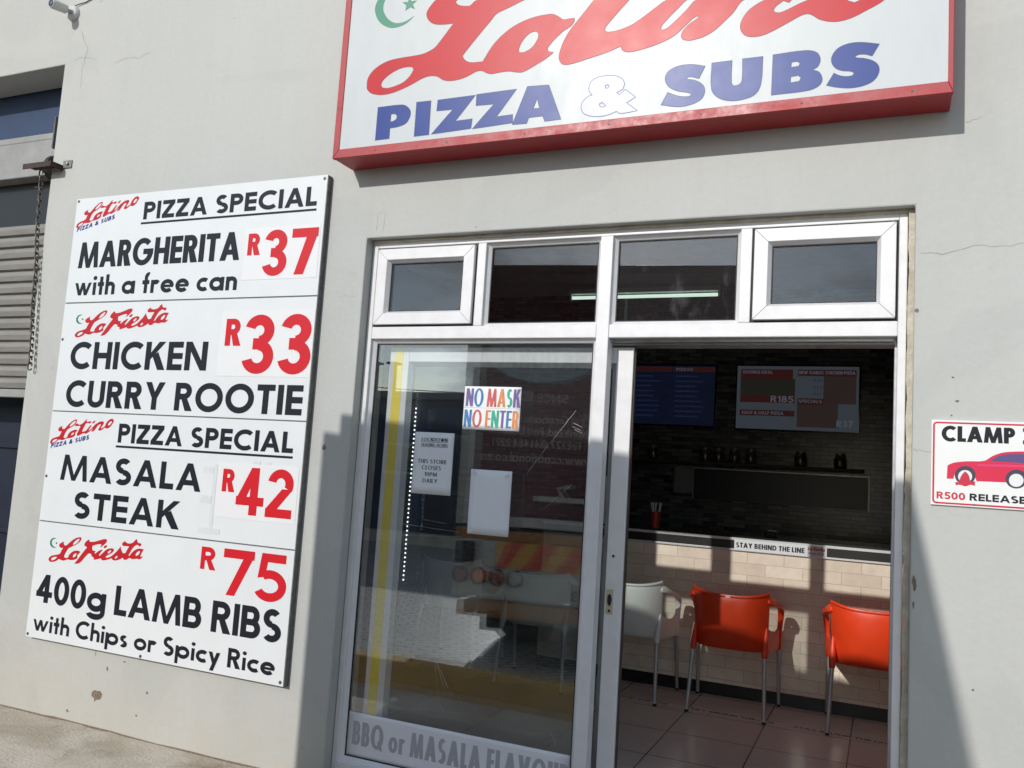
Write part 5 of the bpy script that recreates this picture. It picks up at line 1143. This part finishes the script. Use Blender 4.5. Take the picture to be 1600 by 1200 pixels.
e, w, h = screen(-2.25, -1.43, 2.09, 2.64, 'dim blue menu screen headed PIZZAS, left of the two screens on the back wall', .3, SCR_BLUE)
pane_on(e, -w, w * .02, h * .80, h * .97, SCR_RED); pane_on(e, w * .06, w, h * .80, h * .97, SCR_RED)
lettering('PIZZAS', w * .12, w * .50, h * .84, h * .09, -.0050, SCR_TXT, e)
for k in range(9):
    z = h * (.62 - .17 * k); a = random.uniform(.55, .8)
    lettering('REGINA MUSHROOM HAM', -w * .95, -w * .95 + w * .9 * a, z, h * .055, -.0050, SCR_DIM, e)
    lettering('CHICKEN PEPPERS FETA', w * .10, w * .10 + w * .85 * a, z, h * .055, -.0050, SCR_DIM, e)
e, w, h = screen(-1.23, -.205, 2.08, 2.645, 'greyish menu screen with red DOUBLE DEAL and SPECIALS boxes, right of the two screens', .3, SCR_GREY)
def bx(a, b_, c, d): return (-w + 2 * w * a, -w + 2 * w * b_, h - 2 * h * d, h - 2 * h * c)
pane_on(e, *bx(.03, .47, .05, .22), SCR_RED); pane_on(e, *bx(.03, .49, .20, .48), SCR_OLIVE); pane_on(e, *bx(.03, .49, .46, .58), SCR_RED, -.0050)
pane_on(e, *bx(.03, .49, .70, .79), SCR_RED); pane_on(e, *bx(.51, .98, .05, .15), SCR_RED); pane_on(e, *bx(.72, .98, .15, .58), SCR_BROWN); pane_on(e, *bx(.51, .84, .51, .95), SCR_BROWN); pane_on(e, *bx(.51, .72, .50, .60), SCR_RED, -.0050)
def st(s, a, b_, c, d, m_=SCR_TXT): q = bx(a, b_, c, d); lettering(s, q[0], q[1], q[2], q[3] - q[2], -.0054, m_, e, stem=.22)
st('DOUBLE DEAL', .05, .30, .07, .12); st('R185', .29, .48, .47, .57); st('HALF & HALF PIZZA', .05, .40, .72, .77); st('NEW GARLIC CHICKEN PIZZA', .52, .97, .07, .12); st('SPECIALS', .52, .71, .52, .57); st('R37', .83, .96, .83, .93)
st('ANY 2 LARGE', .05, .25, .49, .53, SCR_RED); st('R49', .64, .71, .20, .24, SCR_DIM); st('R79', .64, .71, .31, .35, SCR_DIM); st('R99', .64, .71, .41, .45, SCR_DIM)

# shelf with jars under the screens
sh = MB(); sh.box(-2.45, -.15, 4.10, 4.299, 1.735, 1.76); tag(sh.build('wall_shelf', mat('shelf_wood', (.060, .046, .030), .6, var=.4, stretch=(1, 6, 6)), bevel=.003), 'dark wooden shelf on the back wall under the menu screens', 'shelf')
JG = mat('jar_glass_brown', (.10, .075, .035), .12, coat=1, var=.6, scale=30, c2=(.02, .016, .01)); JL = mat('jar_lid', (.16, .155, .14), .35, metal=.5)
j0 = None
for xj in (-2.20, -1.96, -1.48, -1.36, -1.22, -1.08, -.66, -.34):
    if j0 is None:
        j0 = empty('storage_jar', (xj, 4.19, 1.761), 'small lidded storage jar standing on the dark shelf under the menu screens', 'jar', 'jars on the kitchen shelf')
        q = MB(); q.lathe([(.0, 0), (.044, .002), (.050, .015), (.050, .085), (.038, .108), (.0, .11)], n=20); q.build('glass_body', JG, j0, smooth=True)
        q = MB(); q.lathe([(.0, .109), (.040, .110), (.040, .128), (.0, .130)], n=20); q.build('lid', JL, j0, smooth=True)
    else:
        c = copy_tree(j0); c.location.x = xj

# straws in a red cup on the counter
cup = empty('straw_cup', (-1.60, 2.93, 1.2005), 'red plastic cup holding white straws on the shop counter', 'cup')
q = MB(); q.lathe([(.0, 0), (.034, 0), (.040, .125), (.036, .125), (.031, .006), (.0, .006)], n=24); q.build('cup_body', mat('cup_red', (.36, .030, .030), .4, var=.1), cup, smooth=True)
s0 = None
for k in range(9):
    a, t = k * 2.4, .018 + .010 * (k % 3)
    if s0 is None:
        q = MB(); q.tube([(0, 0, .0), (0, 0, .185)], .0034, 8); s0 = q.build('drinking_straw', WHITE_PL, smooth=True)
        tag(s0, 'white drinking straw standing in the red cup on the counter', 'straw', 'straws in the red cup'); o_ = s0
    else:
        o_ = s0.copy(); col.objects.link(o_)
    o_.location = (-1.60 + math.cos(a) * .008, 2.93 + math.sin(a) * .008, 1.209)
    o_.rotation_euler = (-math.sin(a) * .17, math.cos(a) * .17, 0)

# notices inside
tag(paper('wall_notice', -1.785, -1.60, 1.46, 1.72, 4.293, mat('grey_notice', (.25, .25, .25), .8)), 'grey paper notice on the dark back wall, left of the serving hatch', 'notice')
pn = MB(); pn.box(-2.065, -1.815, 2.912, 2.916, 1.201, 1.575); tag(pn.build('counter_notice', PAPER, bevel=.001), 'white notice board standing on the counter behind the door post', 'notice')
tl = empty('card_machine', (-.75, 3.02, 1.2005), 'small dark card payment machine standing on the counter top', 'card machine')
q = MB(); q.box(-.04, .04, -.09, .09, 0, .045); q.build('machine_body', BLACK_GLOSS, tl, bevel=.008)
q = MB(); q.box(-.03, .03, .01, .07, .0452, .047); q.build('display', SCR_GREY, tl)

# fluorescent fittings
TUBE = emit_mat('fluorescent_glow', (.78, 1.0, .85), .95)
def tube_light(x0, x1, y, z, label):
    e = empty('fluorescent_light', ((x0 + x1) / 2, y, z), label, 'ceiling light')
    l = (x1 - x0) / 2
    q = MB(); q.box(-l - .02, l + .02, -.035, .035, .03, .07); q.build('housing', CEIL, e, bevel=.003)
    q = MB(); q.tube([(-l, 0, 0), (l, 0, 0)], .014, 12); q.build('light_tube', TUBE, e, smooth=True)
    q = MB(); q.box(-l - .02, -l - .001, -.016, .016, -.018, .03); q.box(l + .001, l + .02, -.016, .016, -.018, .03); q.build('tube_holder', CEIL, e)
    return e
tube_light(-2.50, -1.25, 3.25, 3.09, 'lit fluorescent tube on the shop ceiling behind the middle transom windows')

# ------------------------------------------------------------------ the moulded armchairs
def chair_shell(m_, par):
    """one moulded piece: tub back that wraps forward at the sides, running down into the seat"""
    mb = MB(); nu, nv = 28, 12
    def back(u, v):            # u -1..1 across, v 0..1 up; the chair faces +Y, its back is nearest to the street
        a = abs(u)
        half = .234 + .022 * v ** .8
        x = half * u * (1 + .02 * (1 - a))
        y = .080 - .080 * v + .120 * a ** 3.2 * (1 - .25 * v) - .040 * math.sin(v * math.pi) ** .8 * (1 - a * a)
        z0 = .424 - .012 * a ** 3 + .030 * max(0, a - .9)
        z1 = .792 + .034 * a ** 2.6
        return (x, y, z0 + (z1 - z0) * v)
    g = [[back(-1 + 2 * i / nu, j / nv) for i in range(nu + 1)] for j in range(nv + 1)]
    ns = 10
    def seat(u, w):
        a = abs(u); b0 = Vector(back(u, 0)); xf = .232 * u
        p = Vector((xf, .50 - .03 * a ** 3, .448 - .02 * math.cos(a * 1.3)))
        mid = Vector((b0.x * .5 + xf * .5, .27, .418 + .045 * a ** 3))
        return tuple(b0 * (1 - w) ** 2 + mid * 2 * w * (1 - w) + p * w * w)
    rows = [[seat(-1 + 2 * i / nu, 1 - k / ns) for i in range(nu + 1)] for k in range(ns)]
    front = [(x, y + .018, z - .035) for x, y, z in rows[0]]
    top = [(x, y - .014, z - .003) for x, y, z in g[-1]]; low = [(x, y - .012, z - .020) for x, y, z in g[-1]]
    allr = [front] + rows + g + [top, low]
    vs = [p for r_ in allr for p in r_]; w_ = nu + 1
    mb.add(vs, [(j * w_ + i, j * w_ + i + 1, (j + 1) * w_ + i + 1, (j + 1) * w_ + i) for j in range(len(allr) - 1) for i in range(nu)])
    o = mb.build('shell', m_, par, smooth=True, recalc=False)
    sd = o.modifiers.new('thick', 'SOLIDIFY'); sd.thickness = .010; sd.offset = 0
    sf = o.modifiers.new('soft', 'SUBSURF'); sf.levels = 1; sf.render_levels = 1
    return o

def swept(path, m_, par, name, side=1, n=16, pw=.55, sub=True):
    P = [Vector((side * p[0], p[1], p[2])) for p in path]; mb = MB()
    def ring(i):
        a = P[max(i - 1, 0)]; c = P[min(i + 1, len(P) - 1)]; t = (c - a).normalized()
        X = Vector((1, 0, 0)); X = (X - t * X.dot(t)).normalized(); Yv = t.cross(X)
        w, h = path[i][3] / 2, path[i][4] / 2
        sg = lambda f, k: math.copysign(abs(f(k)) ** pw, f(k))
        return [P[i] + X * (w * sg(math.cos, k)) + Yv * (h * sg(math.sin, k)) for k in [q_ * 2 * math.pi / n for q_ in range(n)]]
    mb.strip(ring, len(P))
    o = mb.build(name, m_, par, smooth=True)
    if sub:
        b = o.modifiers.new('soft', 'SUBSURF'); b.levels = 1; b.render_levels = 1
    return o

def make_chair(m_, label, loc, rz, group='moulded plastic armchairs along the counter', name='plastic_armchair'):
    t = empty(name, loc, label, 'chair', group, rz)
    chair_shell(m_, t)
    for s in (-1, 1):
        # armrest: leaves the top corner of the back, runs forward and drops as a broad post to the front leg
        swept([(.240, .085, .775, .020, .060), (.258, .110, .760, .030, .052), (.276, .165, .742, .046, .034), (.288, .25, .722, .050, .026), (.294, .34, .704, .050, .026),
               (.295, .405, .684, .048, .030), (.292, .440, .640, .042, .042), (.286, .452, .57, .034, .052), (.281, .456, .50, .034, .060), (.279, .462, .44, .040, .056), (.278, .474, .392, .040, .040)], m_, t, 'armrest', s)
        # side panel that closes the gap between seat and armrest post
        swept([(.234, .130, .500, .016, .190), (.246, .20, .485, .018, .150), (.260, .30, .470, .020, .125), (.272, .40, .472, .022, .140), (.279, .452, .490, .024, .180)], m_, t, 'side_panel', s)
        # rear leg socket moulded on the lower back corner
        swept([(.234, .135, .600, .010, .014), (.234, .118, .530, .026, .030), (.233, .096, .470, .042, .044), (.233, .074, .425, .045, .046), (.234, .060, .392, .038, .038)], m_, t, 'leg_socket', s, pw=.8)
        q = MB(); q.tube([(s * .2335, .060, .400), (s * .249, .004, .012)], [.0145, .0120], 14); lg = q.build('leg', CHAIR_LEG, t, smooth=True)
        q = MB(); q.tube([(s * .2495, .0035, .0), (s * .249, .004, .014)], [.0128, .0128], 12); q.build('foot_cap', RUBBER, lg, smooth=True)
        q = MB(); q.tube([(s * .278, .478, .400), (s * .282, .545, .012)], [.0145, .0120], 14); lg = q.build('leg', CHAIR_LEG, t, smooth=True)
        q = MB(); q.tube([(s * .2822, .5455, .0), (s * .282, .545, .014)], [.0128, .0128], 12); q.build('foot_cap', RUBBER, lg, smooth=True)
    return t
ch = make_chair(ORANGE, 'red orange plastic armchair with a small white tag on its back', (-.926, 2.275, .0502), R(0))
q = MB(); q.box(-.018, .014, -.0165, -.0145, .772, .788); tg = q.build('maker_tag', PAPER, ch)
ch2 = copy_tree(ch); ch2['label'] = 'red orange plastic armchair cut off by the right door jamb, facing the counter'; ch2.location = (-.045, 2.28, .0502)
for c in list(ch2.children):
    if c.name.startswith('maker_tag'): bpy.data.objects.remove(c)
w1 = make_chair(WHITE_PL, 'white plastic armchair seen through the open doorway beside the sliding door edge', (-1.640, 2.27, .0502), R(0))
w2 = copy_tree(w1); w2['label'] = 'white plastic armchair seen dimly behind the glass of the closed door leaf'; w2.location = (-2.27, 2.13, .0502); w2.rotation_euler.z = R(4)
w3 = copy_tree(w1); w3['label'] = 'white plastic armchair farthest left along the counter, mostly lost behind reflections'; w3.location = (-3.08, 2.36, .0502)
# ------------------------------------------------------------------ across the street (seen in the glass, and shading the shop front)
TR_RED = mat('truck_maroon', (.090, .012, .018), .35, var=.25, scale=3, coat=.3)
TR_GREY = mat('truck_grey', (.50, .52, .51), .5, var=.25, scale=6)
TR_DARK = mat('truck_chassis', (.018, .018, .020), .6, var=.4)
TR_ALU = mat('truck_corner_rail', (.42, .43, .43), .4, metal=.4)
TR_OVAL = mat('truck_oval', (.22, .27, .30), .4); TR_INK = mat('truck_lettering_dark', (.05, .04, .06), .4); TR_TXT = mat('truck_lettering_pale', (.34, .30, .31), .5)
CH_R = mat('chevron_red', (.52, .07, .035), .4); CH_Y = mat('chevron_yellow', (.58, .33, .06), .4); TR_OR = mat('truck_orange_bar', (.36, .17, .045), .5, var=.3)
L_RED = mat('lamp_red', (.22, .012, .012), .15, coat=1); L_OR = mat('lamp_orange', (.62, .17, .05), .2, coat=1); L_WH = mat('lamp_clear', (.34, .33, .30), .15, coat=1)
TYRE = mat('tyre_rubber', (.014, .014, .014), .85, var=.3); RIM = mat('wheel_rim', (.33, .33, .33), .45, metal=.5)
tk_ = empty('delivery_truck', (-2.17, -3.24, -.12), 'maroon box truck with orange red rear chevrons parked with its back to the shop', 'truck', rz=R(-9.6))
# local frame: rear face at y = 0, the truck runs to -y; x from -1.31 to 1.31
HB, HT, HW = 1.20, 3.54, 1.31
q = MB()
q.box(-HW, HW, -6.2, 0, HB, HT - .18); q.box(-HW + .09, HW, -6.2, -.0005, HT - .1805, HT - .07); q.box(-HW + .17, HW, -6.2, -.001, HT - .0705, HT)  # upper left corner stepped to shape the edge of the shadow on the wall
q.build('cargo_box', TR_RED, tk_, bevel=.01)
for x in (-HW, HW - .13):
    q = MB(); q.box(x, x + .13, .0005, .03, HB, HT - .19); q.build('corner_rail', TR_GREY, tk_, bevel=.006)
q = MB(); q.box(-HW + .131, HW - .131, .0005, .03, HB, HB + .09); q.build('sill_rail', TR_ALU, tk_, bevel=.006)
for x0, x1 in ((-HW + .135, -.004), (.004, HW - .135)):
    q = MB(); q.box(x0, x1, .001, .022, HB + .095, HT - .20); q.build('rear_door', TR_RED, tk_, bevel=.006)
for x in (-.10, .10):
    q = MB(); q.tube([(x, .045, HB + .1), (x, .045, HT - .25)], .016, 10); q.box(x - .06, x + .06, .024, .05, HB + .22, HB + .27); q.build('locking_bar', TR_ALU, tk_, smooth=True)
hs = MB(); hs.box(-.62, -.14, .0225, .05, HB + .24, HB + .285); hs.tube([(-.34, .06, HB + .26), (-.40, .075, HB + .36), (-.30, .075, HB + .38)], .02, 8); hs.build('door_latch', TR_ALU, tk_)
N_ = 48; OX = -.62
def oval(cx, a, b_, cz, y0, y1, mb): mb.prism([(cx + a * math.cos(k * 6.28318 / N_), cz + b_ * math.sin(k * 6.28318 / N_)) for k in range(N_)], y0, y1)
ov = MB(); oval(OX, .52, .27, 2.72, .0225, .0245, ov); oo = ov.build('oval_badge', TR_INK, tk_)
ov2 = MB(); oval(OX, .495, .245, 2.72, .0246, .0256, ov2); ov2.build('oval_field', TR_OVAL, oo)
lettering('NATIONAL', OX + .40, OX - .40, 2.60, .17, .0262, TR_INK, oo, facing=1, stem=.22)
for s, a, z, c in (('SINCE 1863', .26, 2.30, .075), ('@ Grahamstown', .36, 2.12, .07), ('North End, Port Elizabeth', .44, 2.01, .07), ('Tel: +27 (0)41 484 2221', .40, 1.90, .07), ('www.ccnational.co.za', .50, 1.77, .085)):
    lettering(s, OX + a, OX - a, z, c, .0235, TR_TXT, tk_, facing=1, stem=.17)
# tail: orange rail, chevrons, lamp panel, lower bar
q = MB(); q.box(-HW, HW, -.10, .02, 1.075, 1.165); q.build('tail_rail', TR_OR, tk_, bevel=.006)
q = MB(); q.box(-.93, HW - .38, .0, .022, .84, 1.07); cbo = q.build('chevron_board', CH_Y, tk_)
for k in range(0, 7):
    x0 = -.93 + k * .29 - .05
    pts = [(max(-.93, min(HW - .38, x)), z) for x, z in ((x0, .84), (x0 + .15, .84), (x0 + .30, 1.07), (x0 + .15, 1.07))]
    if abs(pts[1][0] - pts[0][0]) + abs(pts[2][0] - pts[3][0]) > .05:
        cb = MB(); cb.add([(x, .0226, z) for x, z in pts], [(3, 2, 1, 0)]); cb.build('chevron', CH_R, cbo, recalc=False)
for x0, x1 in ((-HW, -.932), (HW - .378, HW)):
    q = MB(); q.box(x0, x1, -.02, .02, .845, 1.07); q.build('corner_panel', TR_GREY, tk_, bevel=.004)
q = MB(); q.box(-HW, HW, -.04, .02, .57, .838); q.build('lamp_panel', TR_GREY, tk_, bevel=.006)
q = MB(); q.box(-HW + .02, -1.12, .021, .06, .85, 1.05); q.build('tool_box', TR_DARK, tk_, bevel=.01)
for sx in (-1, 1):
    for k, (xx, m_) in enumerate(((1.235, L_RED), (1.07, L_OR), (.905, L_RED), (.74, L_WH))):
        q = MB(); q.lathe([(.0, .030), (.05, .026), (.062, .012), (.062, .0)], n=24); lo = q.build('tail_lamp', m_, tk_, smooth=True); lo.rotation_euler = (R(-90), 0, 0); lo.location = (sx * xx, .0205, .76)
        q = MB(); q.lathe([(.063, .0), (.063, .014), (.075, .014), (.075, .0)], n=24); ro = q.build('lamp_ring', TR_DARK, lo, smooth=True)
q = MB(); q.box(-.30, -.06, .0205, .024, .60, .73); pt = q.build('number_plate', TR_GREY, tk_); lettering('33', -.11, -.25, .62, .085, .0245, TR_INK, pt, facing=1)
q = MB(); q.box(-1.25, 1.25, -.10, .04, .42, .55); q.build('bumper_bar', TR_OR, tk_, bevel=.01)
q = MB(); q.box(-.42, -.34, -7.6, -.10, .60, .84); q.box(.34, .42, -7.6, -.10, .55, .80); q.box(-1.1, 1.1, -6.1, -.2, 1.0, 1.19); q.build('chassis', TR_DARK, tk_)
q = MB(); q.box(-1.20, 1.20, -8.1, -6.3, .55, 2.75); q.build('cab', mat('cab_white', (.62, .62, .61), .35, coat=.5), tk_, bevel=.08)
q = MB(); q.box(-1.02, 1.02, -8.12, -8.101, 1.75, 2.55); q.build('windscreen', BLACK_GLOSS, tk_)
for (x, y, tw) in ((-.93, -1.35, .52), (.93, -1.35, .52), (-1.02, -7.2, .28), (1.02, -7.2, .28)):
    q = MB(); n_ = [(.28, -tw / 2), (.46, -tw / 2), (.50, -tw / 2 + .05), (.50, tw / 2 - .05), (.46, tw / 2), (.28, tw / 2)]
    q.lathe(n_, n=36); wo = q.build('wheel', TYRE, tk_, smooth=True); wo.rotation_euler = (0, R(90), 0); wo.location = (x, y, .50)
    q = MB(); q.lathe([(.0, -tw / 2 + .06), (.10, -tw / 2 + .03), (.29, -tw / 2 + .02), (.29, tw / 2 - .02), (.10, tw / 2 - .03), (.0, tw / 2 - .06)], n=28); q.build('rim', RIM, wo, smooth=True)
for x in (-.93, .93):
    q = MB(); q.box(x - .26, x + .26, -.56, -.55, .20, .95); q.build('mud_flap', TR_DARK, tk_)

# blue warehouse opposite
WB = mat('warehouse_blue', (.020, .050, .115), .6, var=.25, scale=.8); WR = mat('warehouse_roof', (.12, .12, .125), .5)
wh_ = empty('blue_warehouse', (0, 0, 0), 'long low dark blue warehouse across the paved yard, seen in the door glass', 'warehouse')
q = MB(); q.box(-30, -6.2, -22, -13.0, -.16, 3.05); q.build('wall', WB, wh_)
q = MB(); q.box(-30.2, -6.0, -22.2, -12.8, 3.052, 3.22); rf = q.build('roof', WR, wh_, bevel=.02)
for x in (-13.5, -12.9):
    q = MB(); q.tube([(x, -17, 3.2), (x, -17, 4.4)], .10, 12); q.box(x - .16, x + .16, -17.16, -16.84, 4.4, 4.46); q.build('chimney_pipe', WR, rf)
q = MB(); q.box(-9.4, -7.4, -13.0, -12.96, -.1, 2.4); q.build('roller_door', NAVY, wh_)
for x in (-11.6, -10.5):
    q = MB(); q.box(x, x + .9, -12.999, -12.95, 1.35, 2.05); f_ = q.build('window', BEAM_GREY, wh_, bevel=.01); q = MB(); q.box(x + .06, x + .84, -12.9495, -12.945, 1.41, 1.99); q.build('window_glass', BLACK_GLOSS, f_)
pl_ = MB(); pl_.box(-30, -5.5, -12.79, -12.3, -.14, .10); tag(pl_.build('warehouse_kerb', CONC, bevel=.02), kind='structure')

# brick building at the near left of the yard
BRK = brick_mat('brown_brick', (.17, .115, .09), (.13, .09, .07), (.16, .15, .13), .24, .085, .010, .9, axes='XZ', noise_amt=.3)
bh = empty('brick_building', (0, 0, 0), 'brown brick building with a dark flat roof at the left end of the yard', 'building')
q = MB(); q.box(-29, -12.5, -12.2, -10.6, -.16, 3.2); q.build('wall', BRK, bh)
q = MB(); q.box(-29.2, -12.3, -12.4, -10.4, 3.202, 3.4); q.build('roof', WR, bh, bevel=.02)
for x in (-15.5, -18.5):
    q = MB(); q.box(x, x + 1.3, -10.599, -10.54, .9, 2.1); f_ = q.build('window', ALU, bh, bevel=.01)
    q = MB(); q.box(x + .08, x + 1.22, -10.5395, -10.53, .98, 2.02); q.build('window_glass', BLACK_GLOSS, f_)

# overhead cables between two poles
POLE = mat('pole_wood', (.12, .09, .07), .9, var=.4, stretch=(4, 4, .5))
for i, (x, y, lb_) in enumerate(((-70.0, -26.0, 'tall brown timber utility pole at the far left of the yard'), (20.0, -62.0, 'tall brown timber utility pole beyond the truck on the right'))):
    p = empty('utility_pole', (x, y, -.15), lb_, 'pole', 'utility poles')
    q = MB(); q.tube([(0, 0, 0), (0, 0, 8.0)], [.15, .10], 16); q.build('post', POLE, p, smooth=True)
    q = MB(); q.box(-.9, .9, -.05, .05, 7.3, 7.42); q.build('crossarm', POLE, p, bevel=.01)
for dz, lb_ in ((0, 'upper black overhead cable strung across the yard between two poles'), (-.5, 'lower black overhead cable strung across the yard between two poles')):
    A_, B_ = Vector((-70.0, -26.0, 7.25 + dz)), Vector((20.0, -62.0, 7.25 + dz)); q = MB()
    q.tube([A_.lerp(B_, t) - Vector((0, 0, 2.6 * 4 * t * (1 - t) * .35)) for t in [k / 30 for k in range(31)]], .03, 6)
    tag(q.build('overhead_cable', RUBBER, smooth=True), lb_, 'cable', 'overhead cables')
